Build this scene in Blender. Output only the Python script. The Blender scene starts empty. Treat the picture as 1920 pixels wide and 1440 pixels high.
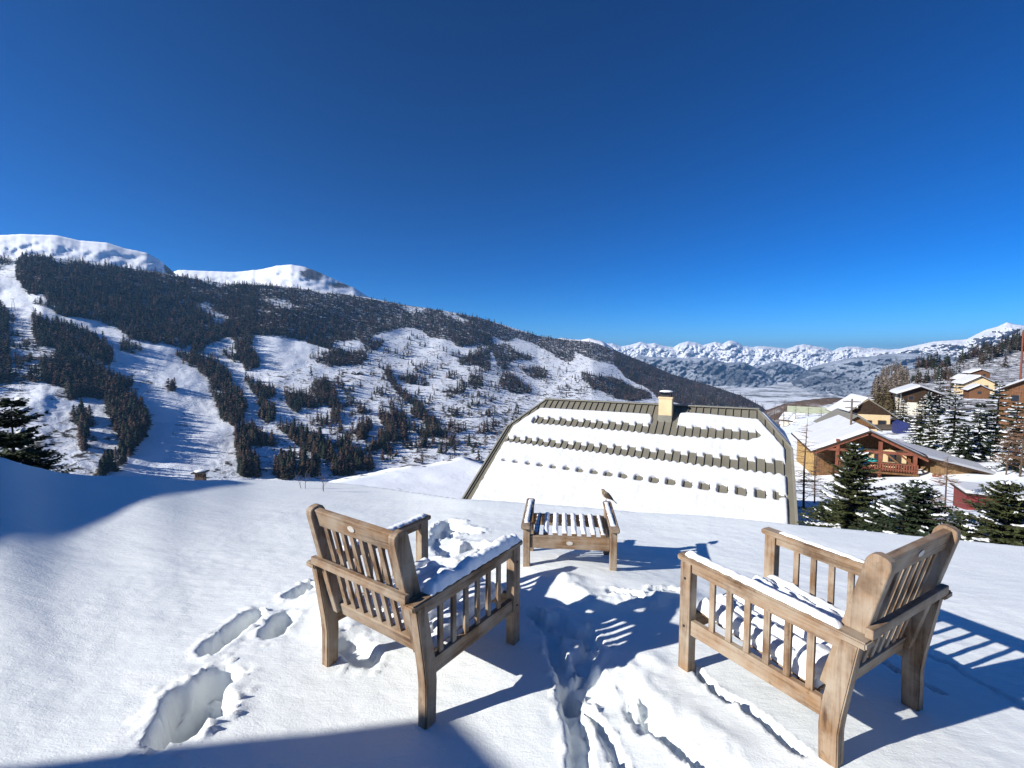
import bpy, bmesh, math, random
import numpy as np
from mathutils import Vector, Matrix
random.seed(7); rng = np.random.default_rng(7)
S = bpy.context.scene
COL = S.collection
R = math.radians

# ------------------------------------------------------------------ camera model
F, PITCH, ROLL = 872.064, R(3.0868), R(-0.3143)
cp, sp, cr, sr = math.cos(PITCH), math.sin(PITCH), math.cos(ROLL), math.sin(ROLL)
def ray(u, v):
    """direction through photo pixel (1920x1440); camera stands at the origin looking along +Y"""
    u = np.asarray(u, float); v = np.asarray(v, float)
    X = (u-960)/F; Z = (720-v)/F
    x = X*cr+Z*sr; z = -X*sr+Z*cr
    return np.stack([x, cp+z*sp, -sp+z*cp], -1)
def at_depth(u, v, y):
    r = ray(u, v); return r*(y/r[..., 1])[..., None] if r.ndim > 1 else r*(y/r[1])
def at_dist(u, v, D):
    r = ray(u, v); h = np.hypot(r[..., 0], r[..., 1]); return r*(D/h)[..., None]
def at_z(u, v, z):
    r = ray(u, v); return r*(z/r[..., 2])[..., None]
cam = bpy.data.cameras.new("camera"); camo = bpy.data.objects.new("camera", cam); COL.objects.link(camo)
cam.sensor_width = 36; cam.lens = F/1920*36; cam.clip_start = 0.05; cam.clip_end = 80000
right = Vector((cr, -sr*0, 0)) ; ez = Vector((0, sp, cp)); ex = Vector((1, 0, 0)); fw = Vector((0, cp, -sp))
rt = ex*cr - ez*sr; up = ex*sr + ez*cr
camo.matrix_world = Matrix(((rt.x, up.x, -fw.x, 0), (rt.y, up.y, -fw.y, 0), (rt.z, up.z, -fw.z, 0), (0, 0, 0, 1)))
S.camera = camo
S.render.resolution_x, S.render.resolution_y = 1024, 768

# ------------------------------------------------------------------ numpy noise
_perm = rng.permutation(1024).astype(np.int64)
_grad = rng.normal(size=(1024, 3)); _grad /= np.linalg.norm(_grad, axis=1)[:, None]
def gnoise(x, y, z=0.0):
    x = np.asarray(x, float); y = np.asarray(y, float); z = np.asarray(z, float)+np.zeros_like(x)
    xi, yi, zi = np.floor(x).astype(np.int64), np.floor(y).astype(np.int64), np.floor(z).astype(np.int64)
    xf, yf, zf = x-xi, y-yi, z-zi
    f = lambda t: t*t*t*(t*(t*6-15)+10)
    u, v, w = f(xf), f(yf), f(zf)
    def g(dx, dy, dz):
        h = _perm[(_perm[(_perm[(xi+dx) & 1023]+yi+dy) & 1023]+zi+dz) & 1023]
        G = _grad[h]; return G[..., 0]*(xf-dx)+G[..., 1]*(yf-dy)+G[..., 2]*(zf-dz)
    def l(a, b, t): return a+(b-a)*t
    return 1.5*l(l(l(g(0,0,0), g(1,0,0), u), l(g(0,1,0), g(1,1,0), u), v), l(l(g(0,0,1), g(1,0,1), u), l(g(0,1,1), g(1,1,1), u), v), w)
def fbm(x, y, o=4, z=0.0, ridged=False):
    s = 0; a = 1; t = 0
    for i in range(o):
        n = gnoise(x*2**i+i*17.3, y*2**i-i*9.1, z+i*3.7)
        s = s+a*((1-2*np.abs(n)) if ridged else n); t += a; a *= .5
    return s/t
def sstep(a, b, x):
    t = np.clip((x-a)/(b-a), 0, 1); return t*t*(3-2*t)

# ------------------------------------------------------------------ objects
def tag(o, label=None, cat=None, group=None, kind=None):
    for k, v in (('label', label), ('category', cat), ('group', group), ('kind', kind)):
        if v: o[k] = v
    return o
def empty(name, loc=(0,0,0), rz=0, label=None, cat=None, group=None):
    o = bpy.data.objects.new(name, None); COL.objects.link(o); o.location = loc; o.rotation_euler = (0, 0, rz)
    o.empty_display_size = .1
    return tag(o, label, cat, group)
def link(name, me, mat=None, parent=None, smooth=False):
    if mat is not None:
        for m in (mat if isinstance(mat, (list, tuple)) else [mat]): me.materials.append(m)
    if smooth: me.polygons.foreach_set('use_smooth', [True]*len(me.polygons))
    o = bpy.data.objects.new(name, me); COL.objects.link(o)
    if parent: o.parent = parent
    return o
def from_bm(name, bm, mat=None, parent=None, smooth=False):
    me = bpy.data.meshes.new(name); bm.to_mesh(me); bm.free(); return link(name, me, mat, parent, smooth)
def from_np(name, V, Fc, mat=None, parent=None, smooth=False, col=None):
    """V (n,3), Fc (m,k) constant k"""
    V = np.asarray(V, np.float32); Fc = np.asarray(Fc, np.int32); k = Fc.shape[1]
    me = bpy.data.meshes.new(name); me.vertices.add(len(V)); me.vertices.foreach_set('co', V.ravel())
    me.loops.add(Fc.size); me.loops.foreach_set('vertex_index', Fc.ravel())
    me.polygons.add(len(Fc)); me.polygons.foreach_set('loop_start', np.arange(0, Fc.size, k, dtype=np.int32))
    me.polygons.foreach_set('loop_total', np.full(len(Fc), k, np.int32))
    if col is not None:
        for cn, cv in (col.items() if isinstance(col, dict) else (('Col', col),)):
            cv = np.asarray(cv, np.float32)
            if cv.ndim == 1:
                a = me.attributes.new(cn, 'FLOAT', 'POINT'); a.data.foreach_set('value', cv)
            else:
                a = me.attributes.new(cn, 'FLOAT_COLOR', 'POINT')
                a.data.foreach_set('color', np.concatenate([cv, np.ones((len(cv), 1), np.float32)], 1).ravel())
    me.update(calc_edges=True); me.validate()
    return link(name, me, mat, parent, smooth)
def grid_faces(n, m):
    i = np.arange(n-1)[:, None]*m+np.arange(m-1)[None]
    return np.stack([i, i+m, i+m+1, i+1], -1).reshape(-1, 4)
def box(bm, c, s, rot=None, bev=0.0):
    r = bmesh.ops.create_cube(bm, size=1.0); vs = r['verts']
    M = Matrix.Translation(c) @ (rot if rot else Matrix.Identity(4)) @ Matrix.Diagonal((s[0], s[1], s[2], 1))
    bmesh.ops.transform(bm, matrix=M, verts=vs)
    if bev: 
        es = list({e for v in vs for e in v.link_edges}); bmesh.ops.bevel(bm, geom=es, offset=bev, segments=2, affect='EDGES', profile=.6)
def boxo(name, c, s, mat, parent=None, rot=None, bev=0.0):
    bm = bmesh.new(); box(bm, c, s, rot, bev); return from_bm(name, bm, mat, parent)
def beam(bm, a, b, w, h, bev=0.0, upv=(0,0,1)):
    a, b = Vector(a), Vector(b); d = (b-a); L = d.length; y = d.normalized(); x = y.cross(Vector(upv))
    if x.length < 1e-4: x = Vector((1,0,0))
    x.normalize(); z = x.cross(y)
    rot = Matrix((x, y, z)).transposed().to_4x4()
    box(bm, (a+b)/2, (w, L, h), rot, bev)
def beamo(name, a, b, w, h, mat, parent=None, bev=0.0, upv=(0,0,1)):
    bm = bmesh.new(); beam(bm, a, b, w, h, bev, upv); return from_bm(name, bm, mat, parent)
def prism(bm, prof, axis, a, b):
    """prof: 2-D outline; axis 'x' -> prof is (y,z) extruded a..b along x, 'y' -> prof is (x,z)"""
    def P(p, t): return (t, p[0], p[1]) if axis == 'x' else ((p[0], t, p[1]) if axis == 'y' else (p[0], p[1], t))
    A = [bm.verts.new(P(p, a)) for p in prof]; B = [bm.verts.new(P(p, b)) for p in prof]
    n = len(prof); fs = [bm.faces.new(A), bm.faces.new(B[::-1])]
    for i in range(n): fs.append(bm.faces.new((A[i], B[i], B[(i+1) % n], A[(i+1) % n])))
    bmesh.ops.recalc_face_normals(bm, faces=fs); return fs
def tube(bm, pts, radii, n=6, cap=True):
    rings = []
    for i, p in enumerate(pts):
        p = Vector(p); d = (Vector(pts[min(i+1, len(pts)-1)])-Vector(pts[max(i-1, 0)])).normalized()
        x = d.cross(Vector((.3, .2, 1))); x = x.normalized() if x.length > 1e-4 else Vector((1,0,0)); y = d.cross(x)
        rings.append([bm.verts.new(p+(x*math.cos(2*math.pi*k/n)+y*math.sin(2*math.pi*k/n))*radii[i]) for k in range(n)])
    for a, b in zip(rings, rings[1:]):
        for k in range(n): bm.faces.new((a[k], a[(k+1) % n], b[(k+1) % n], b[k]))
    if cap: bm.faces.new(rings[0][::-1]); bm.faces.new(rings[-1])

# ------------------------------------------------------------------ materials
class NT:
    def __init__(s, name):
        s.m = bpy.data.materials.new(name); s.m.use_nodes = True; s.t = s.m.node_tree; s.p = s.t.nodes['Principled BSDF']; s.out = s.t.nodes['Material Output']
    def n(s, typ, **kw):
        nd = s.t.nodes.new(typ)
        for k, v in kw.items():
            if k in nd.inputs: nd.inputs[k].default_value = v
            else: setattr(nd, k, v)
        return nd
    def l(s, a, b): s.t.links.new(a, b)
    def coord(s, scale=(1,1,1), kind='Object', rot=(0,0,0)):
        tc = s.n('ShaderNodeTexCoord'); mp = s.n('ShaderNodeMapping'); mp.inputs['Scale'].default_value = scale; mp.inputs['Rotation'].default_value = rot
        s.l(tc.outputs[kind], mp.inputs['Vector']); return mp.outputs['Vector']
    def noise(s, vec, scale, detail=4, rough=.55, dist=0):
        nd = s.n('ShaderNodeTexNoise'); nd.inputs['Scale'].default_value = scale; nd.inputs['Detail'].default_value = detail
        nd.inputs['Roughness'].default_value = rough; nd.inputs['Distortion'].default_value = dist; s.l(vec, nd.inputs['Vector']); return nd.outputs['Fac']
    def ramp(s, fac, stops):
        nd = s.n('ShaderNodeValToRGB'); el = nd.color_ramp.elements
        while len(el) < len(stops): el.new(.5)
        for e, (p, c) in zip(el, stops): e.position = p; e.color = (*c, 1) if len(c) == 3 else c
        s.l(fac, nd.inputs['Fac']); return nd.outputs['Color']
    def mix(s, fac, a, b):
        nd = s.n('ShaderNodeMix'); nd.data_type = 'RGBA'
        for sock, v in ((nd.inputs[0], fac), (nd.inputs[6], a), (nd.inputs[7], b)):
            if isinstance(v, (int, float)): sock.default_value = v
            elif isinstance(v, tuple): sock.default_value = (*v, 1)
            else: s.l(v, sock)
        return nd.outputs[2]
    def math(s, op, a, b=0.0):
        nd = s.n('ShaderNodeMath'); nd.operation = op
        for i, v in enumerate((a, b)):
            if isinstance(v, (int, float)): nd.inputs[i].default_value = v
            else: s.l(v, nd.inputs[i])
        return nd.outputs[0]
    def attr(s, name, out='Fac'):
        nd = s.n('ShaderNodeAttribute'); nd.attribute_name = name; return nd.outputs[out]
    def base(s, c):
        if isinstance(c, tuple): s.p.inputs['Base Color'].default_value = (*c, 1)
        else: s.l(c, s.p.inputs['Base Color'])
    def rough(s, v): s.p.inputs['Roughness'].default_value = v
    def spec(s, v): s.p.inputs['Specular IOR Level'].default_value = v
    def bump(s, h, strength=.3, dist=.01):
        b = s.n('ShaderNodeBump'); b.inputs['Strength'].default_value = strength; b.inputs['Distance'].default_value = dist; s.l(h, b.inputs['Height']); s.l(b.outputs['Normal'], s.p.inputs['Normal'])
SNOWC = (.84, .88, .92)
def m_plain(name, c, rough=.7, var=.25, scale=3.0, bump=0, spec=.3, metal=0):
    m = NT(name); v = m.coord(); f = m.noise(v, scale, 5, .6)
    lo = tuple(x*(1-var) for x in c); hi = tuple(min(1, x*(1+var)) for x in c)
    m.base(m.ramp(f, [(.3, lo), (.7, hi)])); m.rough(rough); m.spec(spec); m.p.inputs['Metallic'].default_value = metal
    if bump: m.bump(m.noise(v, scale*8, 4), .4, bump)
    return m.m
def m_snow_near():
    m = NT('terrace snow'); v = m.coord(); vs = m.coord((1.0, 2.6, 1), rot=(0, 0, R(-22)))
    f = m.noise(v, 1.1, 5, .55)
    m.base(m.ramp(f, [(.3, (.81, .855, .85)), (.75, (.86, .89, .875))])); m.rough(.55); m.spec(.25)
    a = m.noise(vs, 20, 6, .66); b = m.noise(v, 120, 3, .7); c = m.noise(vs, 3.5, 3, .5)
    h = m.math('ADD', m.math('MULTIPLY', a, .0062), m.math('ADD', m.math('MULTIPLY', b, .0035), m.math('MULTIPLY', c, .008)))
    m.bump(h, .55, 1.0); m.p.inputs['Subsurface Weight'].default_value = 0
    return m.m
def m_snow_soft(name='fresh snow', sc=30, d=.006):
    m = NT(name); v = m.coord(); m.base(m.ramp(m.noise(v, 2.0, 3), [(.3, (.82, .86, .9)), (.7, (.88, .9, .92))])); m.rough(.6); m.spec(.2)
    m.bump(m.noise(v, sc, 5, .6), .7, d); return m.m
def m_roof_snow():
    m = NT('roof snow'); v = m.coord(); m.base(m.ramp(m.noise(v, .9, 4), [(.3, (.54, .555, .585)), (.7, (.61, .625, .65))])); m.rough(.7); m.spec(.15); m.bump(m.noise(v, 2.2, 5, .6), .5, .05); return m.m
def m_slope(name='snowy hillside', q=1.0, bd=1.0):
    # snowfield with scattered scrub and stones poking through; 'scrub' says how overgrown a place is
    m = NT(name); v = m.coord((q, q, q)); vh = m.coord((q, q, 3.2*q))
    sc = m.attr('scrub'); pis = m.attr('piste')
    n1 = m.noise(vh, .055, 6, .7, .6); n2 = m.noise(v, .12, 5, .7)
    thr = m.math('ADD', m.math('MULTIPLY', n1, .65), m.math('MULTIPLY', n2, .35))
    k = m.math('SUBTRACT', m.math('ADD', thr, m.math('MULTIPLY', sc, .19)), m.math('MULTIPLY', pis, .12))
    mask = m.ramp(k, [(.555, (0, 0, 0)), (.605, (1, 1, 1))])
    snow = m.ramp(m.noise(v, .01, 5, .6), [(.3, (.80, .85, .91)), (.7, (.88, .90, .93))])
    brush = m.ramp(n2, [(.35, (.026, .023, .021)), (.65, (.10, .08, .066))])
    m.base(m.mix(mask, snow, brush)); m.rough(.8); m.spec(.1)
    m.bump(m.math('ADD', m.math('MULTIPLY', n1, 5), m.math('MULTIPLY', n2, 2.0)), .4, bd); return m.m
def m_mountain(name, rock=(.10, .09, .09), lo=.40, hi=.62, sc=.004, amt=1.0, snow=(.86, .88, .92)):
    # snow lies where the ground is flat enough; rock shows on steep faces ('rock' biases it)
    m = NT(name); v = m.coord(); g = m.n('ShaderNodeNewGeometry'); sx = m.n('ShaderNodeSeparateXYZ'); m.l(g.outputs['Normal'], sx.inputs[0])
    n1 = m.noise(v, sc, 7, .7); n2 = m.noise(v, sc*6, 5, .7)
    k = m.math('ADD', m.math('MULTIPLY', m.math('SUBTRACT', 1.0, sx.outputs['Z']), .7*amt), m.math('ADD', m.math('MULTIPLY', n1, .45), m.math('MULTIPLY', n2, .25)))
    k = m.math('ADD', k, m.math('MULTIPLY', m.attr('rock'), .5))
    mask = m.ramp(k, [(lo, (0, 0, 0)), (hi, (1, 1, 1))])
    rc = m.ramp(n2, [(.3, tuple(x*.6 for x in rock)), (.7, tuple(x*1.5 for x in rock))])
    m.base(m.mix(mask, snow, rc)); m.rough(.85); m.spec(.05); m.bump(n2, .4, .06/sc*.25); return m.m
def m_wood(name, axis, c1=(.075, .040, .021), c2=(.215, .128, .066), c3=(.345, .295, .23)):
    m = NT(name); sc = [38, 38, 38]; sc[axis] = 2.2; v = m.coord(tuple(sc)); v2 = m.coord()
    g = m.noise(v, 1.0, 6, .7, .4); w = m.noise(v2, 7, 4, .6); k = m.noise(v2, 38, 3, .6)
    wood = m.ramp(g, [(.33, c1), (.50, c2), (.72, tuple(x*1.35 for x in c2))])
    gg = m.math('ADD', m.math('MULTIPLY', w, .7), m.math('MULTIPLY', g, .3)); wood = m.mix(m.ramp(gg, [(.40, (0, 0, 0)), (.62, (.8, .8, .8))]), wood, c3); dk_ = m.noise(v2, 3.2, 5, .65); wood = m.mix(m.ramp(dk_, [(.30, (.75, .75, .75)), (.46, (0, 0, 0))]), wood, (.05, .032, .022))
    spots = m.ramp(k, [(.26, (.35, .35, .35)), (.36, (1, 1, 1))])
    mm = m.n('ShaderNodeMix'); mm.data_type = 'RGBA'; mm.blend_type = 'MULTIPLY'; mm.inputs[0].default_value = .6; m.l(wood, mm.inputs[6]); m.l(spots, mm.inputs[7])
    m.base(mm.outputs[2]); m.rough(.62); m.spec(.3); m.bump(g, .5, .0025); return m.m
def m_attrcol(name, rough=.85, var=.35, scale=.6):
    m = NT(name); v = m.coord(); c = m.attr('Col', 'Color'); f = m.noise(v, scale, 3, .6)
    mm = m.n('ShaderNodeMix'); mm.data_type = 'RGBA'; mm.blend_type = 'MULTIPLY'; mm.inputs[0].default_value = 1
    m.l(c, mm.inputs[6]); m.l(m.ramp(f, [(.3, (1-var,)*3), (.7, (1+var,)*3)]), mm.inputs[7]); m.base(mm.outputs[2]); m.rough(rough); m.spec(.1); return m.m
def m_planks(name, c, axis='X', scale=9.0):
    m = NT(name); v = m.coord(); w = m.n('ShaderNodeTexWave'); w.wave_type = 'BANDS'; w.bands_direction = axis; w.wave_profile = 'SAW'
    w.inputs['Scale'].default_value = scale/6.28*1.0; w.inputs['Distortion'].default_value = .4; w.inputs['Detail'].default_value = 1
    m.l(v, w.inputs['Vector']); g = m.noise(v, 4, 5, .7)
    col = m.ramp(g, [(.3, tuple(x*.55 for x in c)), (.7, tuple(x*1.35 for x in c))])
    gap = m.ramp(w.outputs['Fac'], [(0, (.25,)*3), (.1, (1,)*3), (1, (.85,)*3)])
    mm = m.n('ShaderNodeMix'); mm.data_type = 'RGBA'; mm.blend_type = 'MULTIPLY'; mm.inputs[0].default_value = .9; m.l(col, mm.inputs[6]); m.l(gap, mm.inputs[7])
    m.base(mm.outputs[2]); m.rough(.8); m.spec(.15); m.bump(w.outputs['Fac'], .4, .02); return m.m
M = dict(
    snow=m_snow_near(), soft=m_snow_soft(), rsnow=m_roof_snow(), slope=m_slope(), vsnow=m_slope('village snow', 4.0, .06),
    wx=m_wood('teak grain across', 0), wy=m_wood('teak grain deep', 1), wz=m_wood('teak grain upright', 2),
    badge=m_plain('metal badge', (.5, .47, .42), .45, .15, 40), metal=m_plain('dark tin', (.05, .05, .055), .5, .3, 10, metal=.6),
    sheet=m_plain('grey green roof sheet', (.155, .145, .112), .5, .12, 1.5, spec=.4), trim=m_plain('roof edge sheet', (.2, .19, .155), .5, .12, 2),
    cream=m_plain('cream render', (.60, .46, .27), .85, .1, 2, .01), pale=m_plain('pale render', (.6, .55, .45), .85, .1, 2),
    darkwood=m_planks('dark timber boards', (.045, .028, .018)), brown=m_planks('brown timber boards', (.16, .085, .04)), orange=m_planks('orange timber boards', (.155, .075, .038)),
    oldplank=m_planks('weathered plank cladding', (.24, .15, .075), 'X', 16), redwood=m_plain('red brown beam', (.17, .055, .03), .7, .3, 3),
    red=m_plain('red painted wall', (.17, .03, .026), .7, .15, 2), stone=m_plain('house stone', (.3, .27, .24), .9, .3, 3), glass=m_plain('window glass', (.02, .025, .035), .1, .2, 1, spec=.6),
    white=m_plain('white paint', (.7, .7, .68), .6, .06, 5), teal=m_plain('turquoise cover', (.04, .38, .36), .6, .15, 4), navy=m_plain('navy tarpaulin', (.02, .03, .12), .6, .3, 3), greenroof=m_plain('pale green roof', (.33, .36, .26), .6, .1, 1),
    trunk=m_plain('bark', (.07, .05, .038), .9, .4, 8, .01), twig=m_plain('grey brown twigs', (.14, .10, .075), .9, .3, 5), larch=m_plain('bare larch twigs', (.17, .10, .06), .9, .3, 5),
    needle=m_plain('dark needles', (.028, .042, .02), .7, .5, 1.2), needle2=m_plain('olive needles', (.05, .06, .022), .7, .45, 1.2), treesnow=m_plain('snow on boughs', (.84, .87, .9), .7, .05, 3),
    forest=m_attrcol('distant trees'), stonewall=m_plain('chimney stone', (.10, .07, .055), .9, .35, 9, .02), pole=m_plain('weathered pole', (.12, .09, .07), .9, .3, 5), steel=m_plain('grey steel', (.3, .31, .33), .5, .2, 4))

# ------------------------------------------------------------------ light, sky, view
SUN = Vector((-.917*math.cos(R(26)), -.40*math.cos(R(26)), math.sin(R(26)))).normalized()
sl = bpy.data.lights.new('sun', 'SUN'); sl.energy = 4.8; sl.angle = R(.53); sl.color = (1, .955, .89)
so = bpy.data.objects.new('sun', sl); COL.objects.link(so); so.rotation_euler = SUN.to_track_quat('Z', 'Y').to_euler()
W = bpy.data.worlds.new('World'); S.world = W; W.use_nodes = True
bg = W.node_tree.nodes['Background']; sky = W.node_tree.nodes.new('ShaderNodeTexSky'); sky.sky_type = 'NISHITA'
sky.sun_disc = False; sky.sun_elevation = R(26); sky.sun_rotation = math.atan2(SUN.x, SUN.y); sky.altitude = 2500; sky.air_density = .75; sky.dust_density = .05; sky.ozone_density = 4.0
hsv = W.node_tree.nodes.new('ShaderNodeHueSaturation'); hsv.inputs['Saturation'].default_value = 1.34; W.node_tree.links.new(sky.outputs[0], hsv.inputs['Color']); gm = W.node_tree.nodes.new('ShaderNodeGamma'); gm.inputs['Gamma'].default_value = 1.38; W.node_tree.links.new(hsv.outputs[0], gm.inputs['Color']); tn = W.node_tree.nodes.new('ShaderNodeMix'); tn.data_type = 'RGBA'; tn.blend_type = 'MULTIPLY'; tn.inputs[0].default_value = 1; tn.inputs[7].default_value = (1, .97, .83, 1); W.node_tree.links.new(gm.outputs[0], tn.inputs[6]); W.node_tree.links.new(tn.outputs[2], bg.inputs[0]); bg.inputs[1].default_value = .0515
S.view_settings.view_transform = 'Standard'; S.view_settings.look = 'None'; S.view_settings.exposure = .81; S.view_settings.gamma = 1
S.cycles.use_denoising = True
try: S.cycles.denoiser = 'OPENIMAGEDENOISE'; S.cycles.denoising_input_passes = 'RGB_ALBEDO_NORMAL'
except Exception: pass
S.cycles.max_bounces = 6; S.cycles.diffuse_bounces = 3; S.cycles.volume_bounces = 0; S.cycles.transparent_max_bounces = 8

# ------------------------------------------------------------------ snow terrace (foreground)
CREST = [(-900, 770, 8), (-300, 830, 7.5), (0, 855, 7), (45, 866, 7), (95, 886, 7), (200, 894, 7), (290, 892, 7), (350, 901, 7), (400, 899, 7.2), (470, 900, 7.5), (560, 901, 7.5), (640, 906, 7.3), (700, 912, 7.0),
         (765, 921, 6.5), (830, 930, 5.9), (870, 935, 5.6), (1000, 944, 5.4), (1200, 961, 5.2), (1492, 985, 5.4), (1700, 1004, 5.9), (1920, 1025, 6.4), (2400, 1075, 7.5), (3400, 1180, 9)]
_cx = np.array([c[0] for c in CREST], float); _cr = ray(_cx, np.array([c[1] for c in CREST], float))
_caz = np.arctan2(_cr[:, 0], _cr[:, 1]); _ch = np.hypot(_cr[:, 0], _cr[:, 1]); _crad = np.array([c[2] for c in CREST], float); _cz = _cr[:, 2]/_ch*_crad
def smooth_interp(x, xp, fp):
    return (np.interp(x, xp, fp)*2+np.interp(x-.012, xp, fp)+np.interp(x+.012, xp, fp)+np.interp(x-.024, xp, fp)+np.interp(x+.024, xp, fp))/6
FEET = np.array([(-.335, 1.718, -1.445), (-.006, 2.254, -1.414), (-.843, 2.094, -1.439), (.815, 2.026, -1.394), (1.636, 1.821, -1.407), (1.092, 1.489, -1.364), (.12, 3.05, -1.405), (.735, 2.97, -1.405)]); RBF = None
def poly_px(pts, z=-1.42): return [tuple(at_z(a, b, z)[:2]) for a, b in pts]
# (pixel path, half width m, depth m, rim m)
PITS = [
 ([(330, 1368), (345, 1330), (372, 1300), (405, 1272)], .085, .16, .025), ([(352, 1300), (395, 1330)], .075, .15, .02),
 ([(398, 1212), (432, 1180), (478, 1144)], .055, .12, .018), ([(512, 1180), (535, 1152)], .062, .10, .018), ([(552, 1108), (582, 1088)], .06, .1, .015),
 ([(845, 945), (825, 985), (850, 1020), (890, 1000)], .10, .06, .03), ([(830, 960), (880, 965)], .1, .05, .03), ([(655, 1205), (690, 1225)], .07, .05, .01),
 ([(1000, 1150), (1035, 1185), (1048, 1240), (1070, 1300), (1085, 1360), (1092, 1440), (1095, 1560)], .042, .065, .015),
 ([(1072, 1290), (1105, 1275), (1115, 1298)], .07, .08, .015), ([(1085, 1250), (1108, 1225), (1112, 1205)], .05, .06, .02),
 ([(1110, 1335), (1140, 1390), (1165, 1440), (1180, 1520)], .02, .035, .012), ([(1205, 1335), (1245, 1390), (1300, 1440), (1370, 1520)], .032, .055, .02),
 ([(1300, 1262), (1345, 1315), (1400, 1352), (1450, 1390), (1500, 1440)], .020, .040, .008), ([(1175, 1330), (1210, 1375)], .02, .03, .02),
 ([(1045, 1165), (1075, 1190), (1100, 1190)], .05, .05, .03), ([(1150, 1120), (1190, 1128)], .04, .05, .03), ([(1230, 1115), (1265, 1112)], .04, .04, .03),
 ([(1620, 1200), (1680, 1250), (1760, 1290)], .012, .02, .006), ([(1720, 1200), (1790, 1235), (1880, 1290), (1960, 1340)], .01, .015, .005)]
RIDGES = [([(1062, 1098), (1085, 1122), (1120, 1140), (1170, 1140), (1230, 1128), (1285, 1118)], .08, .028), ([(1215, 1300), (1290, 1370), (1360, 1420)], .08, .020), ([(1010, 1095), (1030, 1110)], .06, .012), ([(1130, 1240), (1200, 1250)], .12, .02), ([(640, 1180), (620, 1130), (600, 1105)], .12, .03)]
def seg_dist(x, y, path):
    d = np.full_like(x, 1e6)
    for (ax, ay), (bx, by) in zip(path, path[1:]):
        L = (bx-ax)**2+(by-ay)**2; t = np.clip(((x-ax)*(bx-ax)+(y-ay)*(by-ay))/L, 0, 1)
        d = np.minimum(d, np.hypot(x-ax-t*(bx-ax), y-ay-t*(by-ay)))
    return d
def terrace_z(x, y, detail=True):
    r = np.hypot(x, y); az = np.arctan2(x, y)
    rc = smooth_interp(az, _caz, _crad); zc = smooth_interp(az, _caz, _cz)
    zg = -1.42
    t = r/rc
    zin = zg+(zc-zg)*sstep(.25, 1.35, t)/sstep(.25, 1.35, np.ones_like(t))
    d = np.maximum(r-rc, 0); zout = zc-(.30*d+.05*d*d)-.10*np.minimum(d, .5)
    z = np.where(r < rc, zin, zout)
    if RBF is not None:
        for (fx, fy, _), wk in zip(FEET, RBF): z = z+wk*np.exp(-((x-fx)**2+(y-fy)**2)/(2*.42**2))
    if detail:
        near = sstep(7.5, 4.5, r)
        z = z+.035*fbm(x*.45, y*.45, 3)*sstep(1.3, .8, t)*.6+near*(.013*fbm(x*1.3+.4*y, y*2.2, 4, 2.0)+.0035*fbm(x*9+4*y, y*15, 3, 5.0))
        wx = x+.030*fbm(x*8, y*8, 3, 1.0)+.011*fbm(x*27, y*27, 2, 2.0); wy = y+.030*fbm(x*8, y*8, 3, 7.0)+.011*fbm(x*27, y*27, 2, 8.0)
        for path, hw, dep, rim in PITS:
            q = seg_dist(wx, wy, poly_px(path)); z = z-dep*sstep(hw*1.06, hw*.72, q)*(.92+.42*fbm(x*8, y*8, 3, 9.0)+.14*fbm(x*30, y*30, 2, 10.0))
            z = z+.055*np.clip(fbm(x*24, y*24, 3, 12.0)-.12, 0, 1)*np.exp(-((q-hw*1.35)/(hw*.7))**2)
            z = z+rim*.62*np.exp(-((q-hw*1.35)/(hw*.40))**2)*np.clip(.35+1.6*fbm(x*7, y*7, 4, 4.0), -.2, 1.6)
        for path, hw, hh in RIDGES:
            q = seg_dist(wx, wy, poly_px(path)); z = z+hh*np.exp(-(q/hw)**2)*(1+.9*fbm(x*11, y*11, 4, 3.0))
        tr = np.exp(-seg_dist(x, y, poly_px([(1040, 1150), (1150, 1220), (1130, 1330)]))**2/.22**2)
        z = z+tr*(-.02+.020*fbm(x*5, y*5, 4, 6.0))
        tr = np.exp(-seg_dist(x, y, poly_px([(840, 950), (860, 1010), (830, 1060), (900, 1080)]))**2/.16**2)
        z = z+tr*.034*fbm(x*6, y*6, 4, 8.0)
        # snow banked up or melted back around every leg
    return z
_d = FEET[:, 2]-terrace_z(FEET[:, 0], FEET[:, 1], False)
RBF = np.linalg.solve(np.exp(-((FEET[:, None, :2]-FEET[None, :, :2])**2).sum(-1)/(2*.42**2)), _d)
def axis(parts):
    a = np.concatenate([np.arange(s, e, st) for s, e, st in parts]); return np.unique(np.round(a, 5))
gx = axis([(-16, -5, .3), (-5, -2.5, .06), (-2.5, 3.1, .0145), (3.1, 6, .06), (6, 14.1, .3)]); gy = axis([(-6, 0, .4), (0, 1.1, .08), (1.1, 3.6, .0145), (3.6, 5, .03), (5, 10, .08), (10, 16, .3)])
XX, YY = np.meshgrid(gx, gy, indexing='ij'); ZZ = terrace_z(XX, YY)
tag(from_np('snow_ground', np.stack([XX, YY, ZZ], -1).reshape(-1, 3), grid_faces(len(gx), len(gy))[:, ::-1][:, [3, 0, 1, 2]], M['snow'], smooth=True), 'deep sunlit snow around the armchairs with old footprints', 'snow', kind='structure')
def tz(x, y): return float(terrace_z(np.array([x]), np.array([y]))[0])

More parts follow.
